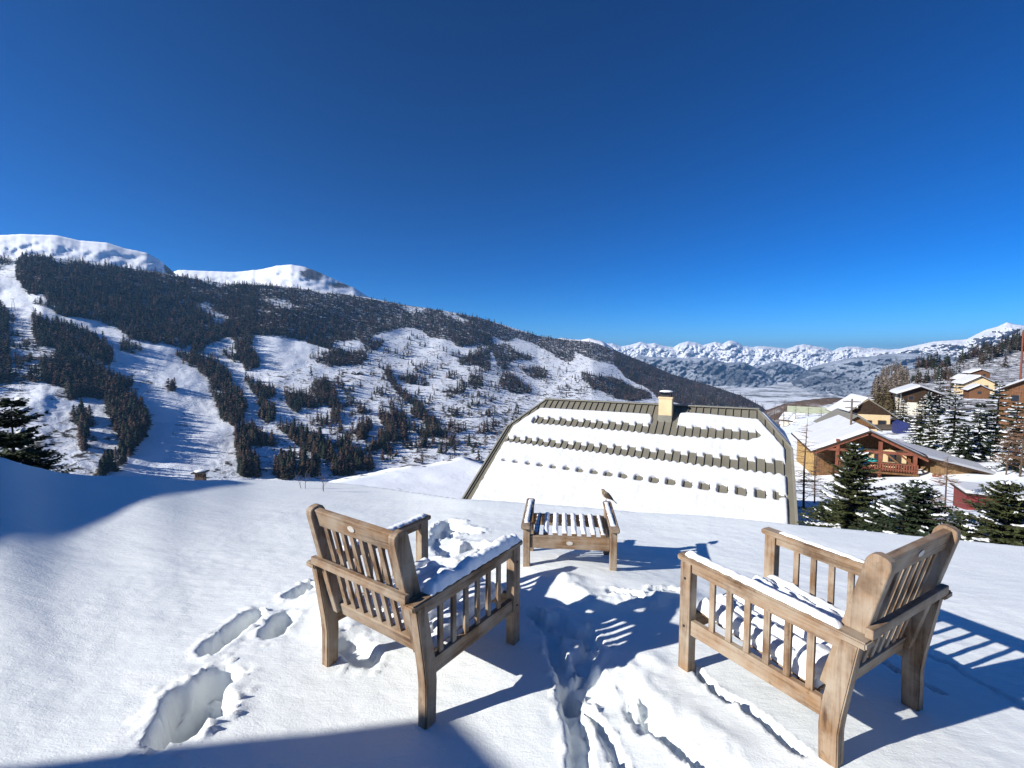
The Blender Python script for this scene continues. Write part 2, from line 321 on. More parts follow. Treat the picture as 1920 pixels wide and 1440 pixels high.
# ------------------------------------------------------------------ village slope (middle distance, right)
VPY = np.array([540, 620, 690, 710, 740, 780, 820, 860, 875, 905, 920, 950, 1000, 1100, 1200.]); VD = np.array([2000, 1150, 600, 340, 210, 125, 90, 68, 62, 54, 49, 40, 28, 18, 13.])
def vdist(py): return np.exp(np.interp(py, VPY, np.log(VD)))
VC = [(-900, 1000), (0, 985), (300, 980), (500, 960), (560, 925), (640, 905), (700, 892), (765, 879), (800, 878), (868, 862), (930, 880), (1000, 860), (1480, 800), (1500, 775), (1560, 756), (1620, 745), (1650, 728), (1680, 700), (1720, 690), (1790, 680), (1850, 655), (1920, 627), (2200, 540), (2600, 470)]
def vground(px, py):
    return at_dist(px, py, vdist(py)*(1+.015*fbm(np.asarray(px, float)/110, np.asarray(py, float)/35, 3, 21.0)))
cols = np.arange(-900, 2600, 9.0); crest = np.interp(cols, [c[0] for c in VC], [c[1] for c in VC]); crest = crest+2.0*fbm(cols/40, cols*0, 3, 3.3)
tt = np.linspace(0, 1, 110); PX = cols[:, None]+0*tt; PY = 1200+(crest[:, None]-1200)*tt
P = vground(PX, PY); P[..., 2] += .25*fbm(P[..., 0]*.12, P[..., 1]*.12, 4)*np.minimum(1, np.hypot(P[..., 0], P[..., 1])/60)
back = []
last = P[:, -1]; hd = np.hypot(last[:, 0], last[:, 1])
for k, (ds, dzz) in enumerate(((.03, -.004), (.08, -.03), (.25, -.16), (.7, -.45))):
    q = last.copy(); q[:, :2] *= (1+ds*np.minimum(1, 900/hd)+ds*40/hd)[:, None]; q[:, 2] += dzz*hd*.7-k*k*9; back.append(q)
P = np.concatenate([P, np.stack(back, 1)], 1)
scr = np.concatenate([-.3+.3*sstep(1380, 1480, PX)+.52*sstep(1480, 1640, PX)*sstep(900, 740, PY)+0*PY, np.zeros((len(cols), 4))+.3], 1)
tag(from_np('village_hillside', P.reshape(-1, 3), grid_faces(P.shape[0], P.shape[1])[:, ::-1], M['vsnow'], smooth=True, col={'scrub': scr.ravel(), 'piste': 0*scr.ravel()}), 'snowy slope carrying the village houses below the terrace', 'hillside', kind='structure')

def in_poly(px, py, poly):
    c = np.zeros(px.shape, bool); n = len(poly)
    for i in range(n):
        x0, y0 = poly[i]; x1, y1 = poly[(i+1) % n]
        k = ((y0 > py) != (y1 > py)); 
        with np.errstate(divide='ignore', invalid='ignore'): c ^= k & (px < (x1-x0)*(py-y0)/(y1-y0)+x0)
    return c
Z1 = lambda P: [(u/2.879, 420+v/2.88) for u, v in P]
Z2 = lambda P: [(440+u/3.273, 480+v/3.273) for u, v in P]
Z3 = lambda P: [(840+u/3.429, 560+v/3.429) for u, v in P]
WOODS = [  # (outline in photo pixels, share of spots that carry a tree)
 (Z1([(80,205),(170,165),(300,205),(400,215),(540,225),(650,205),(800,240),(900,270),(1000,285),(1100,305),(1382,325),(1382,600),(1340,690),(1300,640),(1230,610),(1110,660),(1080,700),(1000,680),(900,650),(780,640),(700,620),(620,560),(560,540),(470,510),(330,500),(260,450),(190,440),(130,350),(90,300)]), .96),
 (Z1([(0,185),(70,190),(60,225),(0,230)]), .8), (Z1([(-900,150),(0,190),(0,240),(-900,500)]), .7),
 (Z1([(170,490),(240,520),(330,540),(480,590),(560,640),(610,700),(590,770),(520,740),(440,700),(350,740),(300,720),(300,670),(200,660),(180,570)]), 1),
 (Z1([(210,750),(300,740),(420,720),(520,770),(620,830),(720,850),(700,900),(640,930),(560,940),(470,940),(380,950),(350,890),(250,860)]), .97),
 (Z1([(570,960),(650,900),(720,950),(800,1050),(810,1090),(760,1180),(700,1260),(650,1270),(660,1190),(620,1100),(590,1040)]), 1),
 (Z1([(0,450),(40,460),(50,560),(50,680),(60,760),(50,860),(-300,900),(-500,500)]), .8), (Z1([(640,640),(700,640),(770,680),(740,705),(660,690)]), .9),
 (Z1([(960,700),(1060,700),(1200,760),(1250,830),(1250,900),(1300,920),(1330,1000),(1310,1070),(1260,1095),(1190,1060),(1170,980),(1140,920),(1130,870),(1070,790),(980,750)]), 1),
 (Z1([(1200,690),(1300,640),(1382,700),(1382,790),(1290,770),(1210,720)]), .8), (Z1([(1275,1130),(1382,1120),(1382,1200),(1330,1200),(1360,1370),(1310,1370),(1290,1270),(1270,1200)]), 1),
 (Z1([(390,1020),(470,1040),(510,1090),(430,1105),(390,1060)]), .9), (Z1([(430,1110),(480,1120),(480,1160),(430,1170)]), .8), (Z1([(430,1190),(480,1200),(470,1230),(420,1225)]), .9), (Z1([(910,875),(950,880),(945,915),(910,910)]), .9),
 (Z1([(530,1360),(620,1310),(680,1285),(620,1340),(540,1370)]), .8), (Z1([(60,500),(240,700),(250,860),(60,860)]), .16), (Z1([(360,170),(500,190),(480,225),(380,215)]), .6), (Z1([(110,165),(290,185),(280,215),(90,215)]), .7),
 (Z2([(-60,150),(200,165),(400,195),(520,228),(650,225),(800,255),(1000,290),(1200,312),(1400,342),(1590,385),(1590,560),(1500,540),(1400,560),(1330,520),(1200,500),(1130,450),(1050,440),(960,460),(850,490),(820,540),(760,520),(700,520),(600,530),(600,580),(500,550),(420,520),(300,500),(200,490),(100,490),(-60,480)]), .93),
 (Z2([(0,480),(60,530),(150,630),(150,690),(80,710),(0,640)]), 1), (Z2([(540,600),(640,570),(720,590),(780,570),(820,630),(780,670),(700,670),(630,680),(560,660),(490,660),(500,640)]), .95),
 (Z2([(790,530),(850,520),(920,520),(900,560),(830,600),(790,560)]), .95), (Z2([(70,740),(150,790),(250,810),(250,860),(200,880),(180,920),(250,930),(250,1000),(200,1030),(160,1000),(140,880),(80,800)]), 1),
 (Z2([(310,840),(420,840),(500,900),(510,930),(420,930),(400,970),(350,950),(320,920)]), 1), (Z2([(480,780),(560,760),(640,870),(640,930),(580,930),(510,900),(490,840)]), .97),
 (Z2([(910,700),(950,690),(1000,800),(1080,870),(1150,900),(1180,960),(1230,1030),(1310,1090),(1310,1120),(1200,1080),(1150,1000),(1080,990),(1090,920),(1010,860),(930,750)]), 1),
 (Z2([(890,990),(980,950),(1060,990),(1050,1040),(980,1060),(940,1090),(900,1030)]), 1), (Z2([(1010,740),(1120,730),(1120,780),(1200,770),(1190,800),(1080,790),(1010,760)]), 1),
 (Z2([(1370,630),(1480,590),(1571,560),(1571,710),(1530,690),(1440,660),(1380,650)]), .9), (Z2([(1270,820),(1420,820),(1400,850),(1270,840)]), .9),
 (Z2([(250,1040),(330,1060),(440,1090),(480,1140),(540,1200),(600,1220),(610,1280),(560,1250),(500,1230),(440,1200),(360,1140)]), 1), (Z2([(640,1180),(700,1130),(720,1200),(730,1330),(690,1350),(600,1350),(620,1270),(650,1250)]), 1),
 (Z2([(240,1300),(290,1260),(350,1230),(380,1240),(370,1300),(360,1370),(260,1365)]), .9), (Z2([(740,1220),(850,1260),(850,1330),(740,1310)]), .7), (Z2([(20,1080),(130,1090),(250,1150),(250,1170),(150,1170),(60,1130)]), 1), (Z2([(10,1130),(60,1150),(150,1310),(140,1360),(60,1360),(20,1230)]), 1),
 (Z2([(880,1100),(1000,1100),(1060,1070),(1060,1130),(960,1150),(890,1130)]), 1), (Z2([(1120,1070),(1200,1060),(1210,1120),(1130,1120)]), .9), (Z2([(590,950),(640,960),(640,1020),(590,1030)]), .9), (Z2([(750,1030),(830,1040),(810,1130),(760,1130)]), .9), (Z2([(1310,1140),(1380,1150),(1370,1200),(1320,1190)]), .8),
 (Z2([(460,540),(1560,560),(1560,1280),(460,1280)]), .13), (Z2([(1100,470),(1571,560),(1571,760),(1000,760),(920,560)]), .18), (Z2([(430,780),(900,740),(900,1200),(430,1200)]), .10), (Z2([(380,1240),(520,1240),(520,1360),(380,1360)]), .35), (Z2([(820,980),(1240,900),(1300,1180),(820,1220)]), .16), (Z2([(990,300),(1220,315),(1400,345),(1400,420),(1000,400)]), .35),
 (Z3([(0,75),(60,80),(150,97),(300,147),(400,197),(500,217),(640,237),(740,262),(840,270),(950,272),(1040,300),(1150,342),(1280,378),(1400,430),(1646,530),(1900,620),(2090,740),(2150,800),(1900,800),(1646,690),(1500,680),(1350,640),(1290,580),(1200,540),(1130,500),(1100,450),(1060,420),(950,400),(870,370),(820,340),(800,400),(760,410),(680,370),(600,330),(520,290),(440,250),(390,280),(300,250),(250,300),(60,310),(0,250)]), .95),
 (Z3([(60,400),(150,350),(230,340),(240,390),(200,430),(80,430)]), 1), (Z3([(250,300),(390,290),(440,340),(540,370),(540,400),(440,390),(380,420),(380,460),(330,450),(290,360)]), .95), (Z3([(480,450),(560,430),(640,460),(640,510),(560,520),(490,480)]), 1),
 (Z3([(350,480),(420,480),(470,540),(540,580),(540,610),(440,610),(350,580),(330,530)]), 1), (Z3([(130,490),(210,490),(230,570),(180,590),(130,540)]), .9), (Z3([(860,470),(960,500),(1060,500),(1200,570),(1290,600),(1310,640),(1200,660),(1060,640),(1000,600),(950,590),(860,520)]), 1),
 (Z3([(0,350),(500,330),(1000,500),(1000,660),(600,620),(0,700)]), .16), (Z3([(0,600),(400,640),(480,740),(350,900),(0,900)]), .12)]
CLEAR = [Z1([(1050,440),(1120,420),(1150,470),(1240,500),(1200,550),(1160,550),(1140,490)]), Z1([(165,385),(240,385),(260,425),(170,440)]), Z2([(170,265),(320,262),(365,300),(330,320),(250,310)]), Z2([(1000,308),(1110,312),(1190,330),(1150,350),(1060,345)]), Z2([(1270,330),(1380,345),(1360,360),(1440,400),(1400,405),(1300,370)]), Z3([(470,262),(520,275),(690,360),(690,372),(640,365),(560,320)]), Z3([(420,290),(470,300),(640,390),(760,440),(840,450),(840,470),(700,440),(500,360)]), Z1([(1010,300),(1180,315),(1290,325),(1180,340),(1080,315)])]
# ------------------------------------------------------------------ valley flank opposite (left half)
SKY = [(-900, 470), (-300, 480), (0, 487), (40, 482), (80, 478), (200, 496), (330, 516), (420, 531), (520, 536), (600, 545), (690, 558), (760, 572), (830, 582), (900, 596), (950, 611), (1010, 630), (1060, 637), (1110, 641), (1140, 651), (1180, 668), (1215, 682), (1260, 702), (1330, 722), (1390, 742), (1425, 760), (1452, 782), (1470, 806)]
SD1 = [(-900, 1500), (0, 1700), (500, 1900), (900, 2300), (1140, 2600), (1300, 2600), (1450, 2300), (1470, 2250)]
_sx = [s[0] for s in SKY]; _sy = [s[1] for s in SKY]
def sky_y(px): return np.interp(px, _sx, _sy)
def sdist(px, py):
    px = np.asarray(px, float); py = np.asarray(py, float)
    t = np.clip((1000-py)/(1000-sky_y(px)), -.05, 1.05); D1 = np.interp(px, [s[0] for s in SD1], [s[1] for s in SD1])
    D = 380*(D1/380)**np.sign(t)*0+380*np.exp(np.log(D1/380)*t)
    rel = .030*(fbm(px/170+.3*py/60, py/80, 3, 11.0)-.45)+.007*(fbm(px/50, py/24, 4, 13.0, True)-.8)*sstep(1.0, .85, t)
    return D*(1+rel*sstep(1.0, .93, t)*sstep(-.02, .1, t))
def sground(px, py): return at_dist(px, py, sdist(px, py))
cols = np.concatenate([np.arange(-900, -40, 10.0), np.arange(-40, 1471, 3.5)]); tt = np.linspace(0, 1, 190)
PX = cols[:, None]+0*tt; PY = 1000+(sky_y(cols)[:, None]-1000)*tt
# overgrown regions, in photo pixels (soft ellipses)
SCR = [(100, 690, 130, 140, .8), (90, 840, 160, 60, .75), (700, 840, 260, 60, .75), (620, 740, 160, 70, .55), (860, 800, 170, 70, 1.0), (760, 680, 170, 40, .45), (930, 700, 140, 60, .5), (1040, 740, 100, 30, .8), (640, 880, 160, 30, .5), (1340, 730, 120, 60, 1.2), (600, 530, 60, 18, .4), (880, 850, 60, 30, 1.0)]
scr = np.full(PX.shape, .12)
for a, b, wx_, wy_, k in SCR: scr = np.maximum(scr, (.12+.36*k)*np.exp(-((PX-a)/wx_)**2-((PY-b)/wy_)**2))
PIST = [([(0, 560), (130, 600), (240, 635), (320, 665), (380, 730), (400, 790), (385, 830), (300, 890)], 38), ([(455, 660), (470, 740), (470, 800)], 18), ([(560, 660), (480, 650)], 20), ([(250, 900), (330, 850), (440, 810)], 26), ([(340, 700), (290, 800), (240, 890)], 30), ([(0, 770), (130, 770), (220, 765)], 16)]
pis = np.zeros(PX.shape)
for path, wd in PIST: pis = np.maximum(pis, sstep(wd*1.3, wd*.7, seg_dist(PX.astype(float), PY.astype(float), path)))
scr = scr*(1-pis)*np.clip(.75+1.5*fbm(PX/60+PY/90, PY/20, 4, 91.0), .05, 1.6)
for poly, dens in WOODS:
    if dens > .85: scr = np.maximum(scr, .66*in_poly(PX+4*fbm(PX/12, PY/12, 2, 31.0), PY, poly))
for c in CLEAR: scr = np.where(in_poly(PX, PY, c), np.minimum(scr, .3), scr)
scr = np.where((PX > 1150) & (PY < 760) & (scr > .5), .95, scr)
P = sground(PX, PY)
last = P[:, -1]; back = []
for ds, dzz in ((.02, -6), (.10, -60), (.35, -260)):
    q = last.copy(); q[:, :2] *= 1+ds; q[:, 2] += dzz; back.append(q)
P = np.concatenate([P, np.stack(back, 1)], 1); scr = np.concatenate([scr, np.zeros((len(cols), 3))], 1); pis = np.concatenate([pis, np.zeros((len(cols), 3))], 1)
tag(from_np('valley_hillside', P.reshape(-1, 3), grid_faces(P.shape[0], P.shape[1])[:, ::-1], M['slope'], smooth=True, col={'scrub': scr.ravel(), 'piste': pis.ravel()}), 'broad snowy valley flank with ski runs and dark woods', 'hillside', kind='structure')

# ------------------------------------------------------------------ mountains and valley floor
def mountain(name, label, sky_pts, y_bot, D0, D1, mat, amp=.05, per=(40, 14), step=3.0, rows=60, rock=None, ragged=1.5, jag=0.0, power=1.0, seed=0.0, drop=400):
    xs = np.arange(sky_pts[0][0], sky_pts[-1][0]+.1, step); sy = np.interp(xs, [p[0] for p in sky_pts], [p[1] for p in sky_pts])
    sy = sy+ragged*fbm(xs/9, xs*0+seed, 4, seed)-jag*np.abs(fbm(xs/12, xs*0+seed, 2, seed+5))
    yb = np.interp(xs, [p[0] for p in y_bot], [p[1] for p in y_bot]) if isinstance(y_bot, list) else np.full_like(xs, y_bot)
    t = np.linspace(0, 1, rows); PX = xs[:, None]+0*t; PY = yb[:, None]+(sy-yb)[:, None]*t
    D = D0+(D1-D0)*t[None]**power+0*PX
    fade = sstep(1.0, .9, t)[None]*sstep(0, .08, t)[None]
    D = D*(1+amp*fade*(.6*fbm(PX/per[0]+.6*PY/per[1], PY/per[1], 5, seed, True)+.4*fbm(PX/per[0]*.6-.8*PY/per[1], PY/per[1]*.7, 4, seed+9, True)-.95)+amp*.35*fade*(fbm(PX/per[0]*3, PY/per[1]*3, 4, seed+2, True)-.9))
    P = at_dist(PX, PY, D); last = P[:, -1]; b = []
    for ds, dzz in ((.015, -.1), (.06, -.45), (.15, -1.0)):
        q = last.copy(); q[:, :2] *= 1+ds; q[:, 2] += dzz*drop; b.append(q)
    P = np.concatenate([P, np.stack(b, 1)], 1)
    rk = np.zeros(P.shape[:2])
    for a, bb, wx_, wy_, k in (rock or []): rk[:, :rows] += k*np.exp(-((PX-a)/wx_)**2-((PY-bb)/wy_)**2)
    return tag(from_np(name, P.reshape(-1, 3), grid_faces(P.shape[0], P.shape[1])[:, ::-1], mat, smooth=True, col={'rock': rk.ravel()}), label, 'mountain', kind='structure')
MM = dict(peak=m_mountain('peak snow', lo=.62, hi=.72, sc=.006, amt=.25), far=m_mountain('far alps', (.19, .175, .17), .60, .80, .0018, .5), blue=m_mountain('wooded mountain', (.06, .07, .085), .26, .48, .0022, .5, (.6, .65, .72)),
          floor=m_mountain('valley fields', (.10, .10, .09), .33, .40, .0032, 0, (.8, .83, .87)), ridge=m_mountain('right ridge', (.12, .105, .1), .55, .72, .004, .9))
mountain('mountain_peak', 'long rounded snowy summit at the far left', [(-500, 470), (-200, 462), (-60, 452), (0, 441), (40, 439), (105, 441), (150, 451), (200, 455), (235, 466), (275, 474), (300, 488), (330, 514), (350, 530)], 600, 2000, 3100, MM['peak'], .03, (120, 40), 3, 60, [(318, 502, 12, 18, 1.1), (150, 486, 60, 10, .55), (270, 478, 30, 6, .5)], .8, seed=1.0, power=1.0)
mountain('mountain_peak', 'domed snowy summit with rocky right shoulder', [(300, 520), (335, 506), (380, 508), (440, 510), (490, 505), (520, 498), (545, 496), (570, 500), (600, 511), (640, 530), (665, 540), (690, 556), (720, 575)], 620, 2300, 3600, MM['peak'], .025, (90, 36), 3, 60, [(585, 514, 30, 14, 1.0), (640, 535, 36, 9, .85)], .9, seed=2.0)
mountain('mountain_peak', 'small white domes behind the wooded ridge', [(1020, 650), (1050, 633), (1070, 636), (1090, 637), (1105, 634), (1130, 640), (1160, 660)], 690, 2900, 3500, MM['peak'], .03, (40, 26), 3, 24, None, .6, seed=3.0)
FAR = [(1080, 652), (1110, 645), (1149, 644), (1165, 650), (1184, 646), (1201, 641), (1215, 645), (1228, 643), (1240, 648), (1263, 651), (1274, 644), (1289, 640), (1306, 643), (1318, 647), (1342, 641), (1355, 645), (1368, 638), (1380, 641), (1394, 649), (1410, 651), (1425, 649), (1439, 650), (1474, 654), (1488, 650), (1494, 647), (1510, 646), (1526, 649), (1545, 652), (1561, 658), (1574, 652), (1590, 650), (1610, 650), (1625, 654), (1636, 652), (1662, 655), (1687, 655), (1720, 652), (1760, 650), (1800, 660)]
mountain('mountain_range', 'jagged line of distant white alpine summits', FAR, [(1080, 720), (1400, 712), (1600, 705), (1800, 720)], 10500, 13500, MM['far'], .058, (25, 26), 1.4, 110, None, .5, 1.7, .8, 4.0, 1500)
mountain('mountain_ridge', 'long white ridge rising to a peak at the far right', [(1600, 664), (1640, 658), (1687, 654), (1720, 647), (1752, 640), (1784, 638), (1813, 636), (1830, 627), (1849, 618), (1871, 612), (1888, 604), (1900, 608), (1925, 611), (1980, 600), (2100, 570), (2300, 540)], 715, 7600, 9800, MM['ridge'], .08, (45, 28), 2.0, 90, None, .8, .8, .8, 5.0, 1200)
mountain('mountain', 'dark blue wooded mountain flank before the white summits', [(1120, 680), (1200, 668), (1300, 672), (1325, 670), (1361, 680), (1394, 679), (1416, 689), (1430, 696), (1446, 708), (1462, 719), (1475, 726)], 735, 5600, 7600, MM['blue'], .07, (30, 26), 2, 60, [(1380, 700, 60, 20, .25)], .7, .6, .9, 6.0, 700)
mountain('mountain', 'blue wooded mountain across the valley mouth', [(1400, 690), (1430, 684), (1461, 676), (1494, 684), (1523, 699), (1545, 706), (1570, 715)], 730, 7000, 9000, MM['blue'], .07, (30, 26), 2, 60, [(1470, 690, 50, 14, .1)], .7, .6, .9, 7.0, 700)
mountain('mountain', 'wooded valley side streaked with snow on the right', [(1440, 730), (1475, 724), (1500, 704), (1520, 689), (1545, 682), (1575, 675), (1600, 670), (1625, 669), (1660, 664), (1700, 662), (1760, 664), (1850, 680)], 764, 4000, 7400, MM['blue'], .08, (50, 26), 2, 70, [(1540, 712, 60, 16, .2), (1640, 700, 60, 20, -.05)], .7, .4, .9, 8.0, 700)
mountain('hill', 'low brown wooded hill beyond the village', [(1380, 790), (1440, 768), (1470, 757), (1510, 750), (1550, 746), (1590, 746), (1640, 742), (1720, 735)], [(1380, 812), (1720, 806)], 900, 1080, m_mountain('brown wood', (.085, .06, .045), .17, .36, .02, .3, (.6, .62, .65)), .004, (40, 14), 3, 40, None, 1.2, .6, .9, 9.0, 150)
PXv = np.concatenate([np.arange(1300, 1720, 4.0)]); t = np.linspace(0, 1, 60)
gp = np.array([-300.0]); 
vv = []
for th in np.linspace(0, 2*math.pi, 73)[:-1]:
    vv += [(rr*math.sin(th), rr*math.cos(th), -300.0) for rr in (200, 900, 1800, 3000, 5000, 8000, 12000, 18000, 25000)]
fc = [(i*9+j, i*9+j+1, ((i+1) % 72)*9+j+1, ((i+1) % 72)*9+j) for i in range(72) for j in range(8)]
tag(from_np('valley_floor', np.array(vv), np.array(fc)[:, ::-1], MM['floor'], col={'rock': np.zeros(len(vv))}), 'snowy fields on the valley floor far below', 'valley floor', kind='structure')

# ------------------------------------------------------------------ haze
HZ = NT('valley air'); HZ.t.nodes.remove(HZ.p); pv = HZ.n('ShaderNodeVolumePrincipled'); pv.inputs['Color'].default_value = (.24, .55, 1, 1); pv.inputs['Density'].default_value = 6.2e-5; pv.inputs['Anisotropy'].default_value = .2
HZ.l(pv.outputs[0], HZ.out.inputs['Volume'])
hz = boxo('haze', (0, 7000, 284), (52000, 38000, 1172), HZ.m); tag(hz, 'thin bluish air over the valley', 'haze', kind='stuff')

# ------------------------------------------------------------------ distant trees
def ragged_tree(seed, n=34, w=.24, larch=False):
    """conifer silhouette of many drooping blades round a trunk, unit height"""
    r = np.random.default_rng(seed); V = []; Fc = []
    lean = r.normal(0, .03, 2)
    for i in range(n):
        f = (i+.5)/n; f = f**(1.15 if not larch else .9)*.97; a = i*2.39996+r.uniform(-.5, .5); rad = w*((1-f)**(.75 if not larch else .6))*r.uniform(.55, 1.25)+.015
        z = .10+.88*f; th = w*(.62-.36*f)*r.uniform(.7, 1.3)*(.62 if larch else 1); c, s = math.cos(a), math.sin(a); b = len(V); o = lean*f
        dr = r.uniform(.02, .10)*(1-f) if not larch else r.uniform(-.08, .03)
        V += [(o[0]-.02*c, o[1]-.02*s, z+.055+r.uniform(0, .03)), (o[0]+rad*.62*c-th*s, o[1]+rad*.62*s+th*c, z-dr*.5+r.normal()*.012), (o[0]+rad*c, o[1]+rad*s, z-dr), (o[0]+rad*.62*c+th*s, o[1]+rad*.62*s-th*c, z-dr*.5+r.normal()*.012)]
        Fc += [(b, b+1, b+2), (b, b+2, b+3)]
    b = len(V)
    for q in (0, 2.1, 4.2): V.append((.020*math.cos(q), .020*math.sin(q), -.06))
    V.append((lean[0], lean[1], 1.0))
    for s in range(3): Fc.append((b+s, b+(s+1) % 3, b+3))
    return np.array(V), np.array(Fc)
def forest_points(zones, step, ground, hrange, clear=(), sx=1.0):
    out = []
    for poly, dens in zones:
        xs = [p[0] for p in poly]; ys = [p[1] for p in poly]
        gx_, gy_ = np.meshgrid(np.arange(min(xs), max(xs), step[0]), np.arange(min(ys), max(ys), step[1])); gx_ = gx_.ravel()+rng.uniform(-.5, .5, gx_.size)*step[0]; gy_ = gy_.ravel()+rng.uniform(-.5, .5, gy_.size)*step[1]
        wob = 4.0*fbm(gx_/9, gy_/9, 2, 31.0)+6.0*fbm(gx_/30, gy_/22, 2, 33.0)
        clump = 1.0 if dens > .25 else 3.2*np.clip(fbm(gx_/34+gy_/60, gy_/16, 3, 71.0)*2.6-.10, 0, 1)
        k = in_poly(gx_+wob, gy_+wob*.6, poly) & (rng.random(gx_.size) < clump) & (rng.random(gx_.size) < dens*np.clip(.72+1.5*fbm(gx_/20, gy_/11, 3, 41.0)+(.12 if dens > .9 else 0), 0, 1)*(2.4 if dens <= .25 else 1))
        for c in clear: k &= ~(in_poly(gx_+wob, gy_+wob, c) & (rng.random(gx_.size) < .9))
        out.append(np.stack([gx_[k], gy_[k]], -1))
    return np.concatenate(out)
def bushy(seed, n, w, q):
    v, f = ragged_tree(seed, n, w, seed % 2 == 1); v = v.copy(); v[:, 2] *= q; return v, f
TEMPL = [bushy(61, 22, .42, .55), bushy(62, 20, .36, .7)]+[ragged_tree(i, 22, (.20, .26, .30, .19, .24, .22)[i], i % 2 == 1) for i in range(6)]
def mass(name, label, cat, pts3, hs, cols_, sq=1.0):
    V = []; Fc = []; C = []; off = 0
    var = rng.integers(0, len(TEMPL), len(pts3)); rot = rng.uniform(0, 6.28, len(pts3))
    for vi in range(len(TEMPL)):
        tv, tf = TEMPL[vi]; k = np.where(var == vi)[0]
        if not len(k): continue
        c, s = np.cos(rot[k])[:, None], np.sin(rot[k])[:, None]; h = hs[k][:, None]
        x = (tv[None, :, 0]*c-tv[None, :, 1]*s)*h*sq+pts3[k, 0:1]; y = (tv[None, :, 0]*s+tv[None, :, 1]*c)*h*sq+pts3[k, 1:2]; z = tv[None, :, 2]*h+pts3[k, 2:3]
        V.append(np.stack([x, y, z], -1).reshape(-1, 3)); Fc.append((tf[None]+(np.arange(len(k))*len(tv))[:, None, None]).reshape(-1, 3)+off); off += len(k)*len(tv)
        C.append(np.repeat(cols_[k], len(tv), 0))
    return tag(from_np(name, np.concatenate(V), np.concatenate(Fc), M['forest'], col=np.concatenate(C)), label, cat, kind='stuff')
def tree_cols(n, larch=.5):
    c = np.where(rng.random((n, 1)) < larch, np.array([[.075, .05, .038]]), np.array([[.030, .036, .024]])); return np.clip(c*rng.uniform(.55, 1.45, (n, 1))*rng.uniform(.9, 1.1, (n, 3)), .004, 1)
pp = forest_points(WOODS, (3.5, 2.3), sground, None, CLEAR)
below = (pp[:, 1] < sky_y(pp[:, 0])+1.0); pp = pp[~below]
p3 = sground(pp[:, 0], pp[:, 1]); Dp = np.hypot(p3[:, 0], p3[:, 1]); hs = np.clip(14.2+rng.normal(0, 3.8, len(pp))+1.5*np.clip(Dp/1200-1, -.5, 1), 5, 22); p3[:, 2] -= .4
vis = (pp[:, 0] > 8) & (pp[:, 0] < 1460) & (pp[:, 1] < np.where(pp[:, 0] > 880, 752, 893)) & (pp[:, 1] > 640) & ~((pp[:, 0] < 120) & (pp[:, 1] > 740))
size = np.where(vis, hs/Dp*(1+.25*rng.random(len(pp))), 0); big = np.argsort(-size)[:280]
keep = np.ones(len(pp), bool); keep[big] = False
larchness = .35+.5*np.clip(fbm(pp[:, 0]/60, pp[:, 1]/30, 3, 51.0)+.4, 0, 1)
cc = np.where(rng.random((len(pp), 1)) < larchness[:, None], np.array([[.080, .052, .040]]), np.array([[.028, .035, .024]]))*rng.uniform(.55, 1.5, (len(pp), 1))
mass('distant_forest', 'dark larch and pine woods covering the valley flank', 'forest', p3[keep], hs[keep], cc[keep])
kinds = []
for i in range(8):
    lar = i >= 4; tv, tf = ragged_tree(100+i, 70, (.19, .25, .29, .22)[i % 4], lar)
    base = np.array([.085, .056, .042]) if lar else np.array([.028, .036, .024])
    o = from_np('larch_tree' if lar else 'pine_tree', tv, tf, M['forest'], col=np.repeat(base[None]*(.8+.1*(i % 4)), len(tv), 0)); kinds.append(o); COL.objects.unlink(o)
for j, i in enumerate(big):
    lar = cc[i, 0] > cc[i, 1]*1.25; o = kinds[(4 if lar else 0)+j % 4].copy(); COL.objects.link(o); o.location = p3[i]; o.scale = (hs[i]*.95, hs[i]*.95, hs[i]); o.rotation_euler = (0, 0, random.uniform(0, 6.28))
    tag(o, 'bare brown larch on the lower snowy flank across the valley' if lar else 'dark green pine on the lower snowy flank across the valley', 'tree', 'larches on the lower valley flank' if lar else 'pines on the lower valley flank')
for o in kinds: bpy.data.objects.remove(o)
# right-hand woods (village slope skyline, knoll)
Z4 = lambda P: [(1300+u/3.097, 560+v/3.097) for u, v in P]
RW = [(Z4([(1920,200),(1840,240),(1760,275),(1640,320),(1520,362),(1540,385),(1680,330),(1800,300),(1930,275),(2200,200),(2200,100)]), .95), (Z4([(1650,370),(1760,330),(1930,260),(2200,180),(2200,300),(1930,310),(1800,320),(1720,375)]), .95), (Z4([(1300,385),(1400,375),(1500,370),(1490,395),(1400,415),(1310,410)]), .9), (Z4([(1240,470),(1400,455),(1540,430),(1500,480),(1300,500)]), .5), (Z4([(1240,380),(1930,330),(1930,470),(1240,500)]), .035)]
rp = forest_points(RW, (4.0, 2.4), vground, None); r3 = vground(rp[:, 0], rp[:, 1]); mass('hillside_wood', 'dark pine belts climbing the slope above the village', 'forest', r3-np.array([0, 0, .5]), np.clip(rng.normal(10, 2, len(rp)), 5, 14)*np.clip(np.hypot(r3[:, 0], r3[:, 1])/600, .55, 1.1), tree_cols(len(rp), .35))
KN = [(Z4([(1040,540),(1060,470),(1100,410),(1150,372),(1200,372),(1240,410),(1250,470),(1220,540),(1120,570)]), .95), (Z4([(1050,600),(1080,540),(1240,500),(1290,600),(1200,640),(1090,620)]), .9)]
tv_k = forest_points(KN, (3.2, 3.2), vground, None)
kd = 165+(740-tv_k[:, 1])*1.6; k3 = at_dist(tv_k[:, 0], tv_k[:, 1]+12, np.clip(kd, 110, 330))
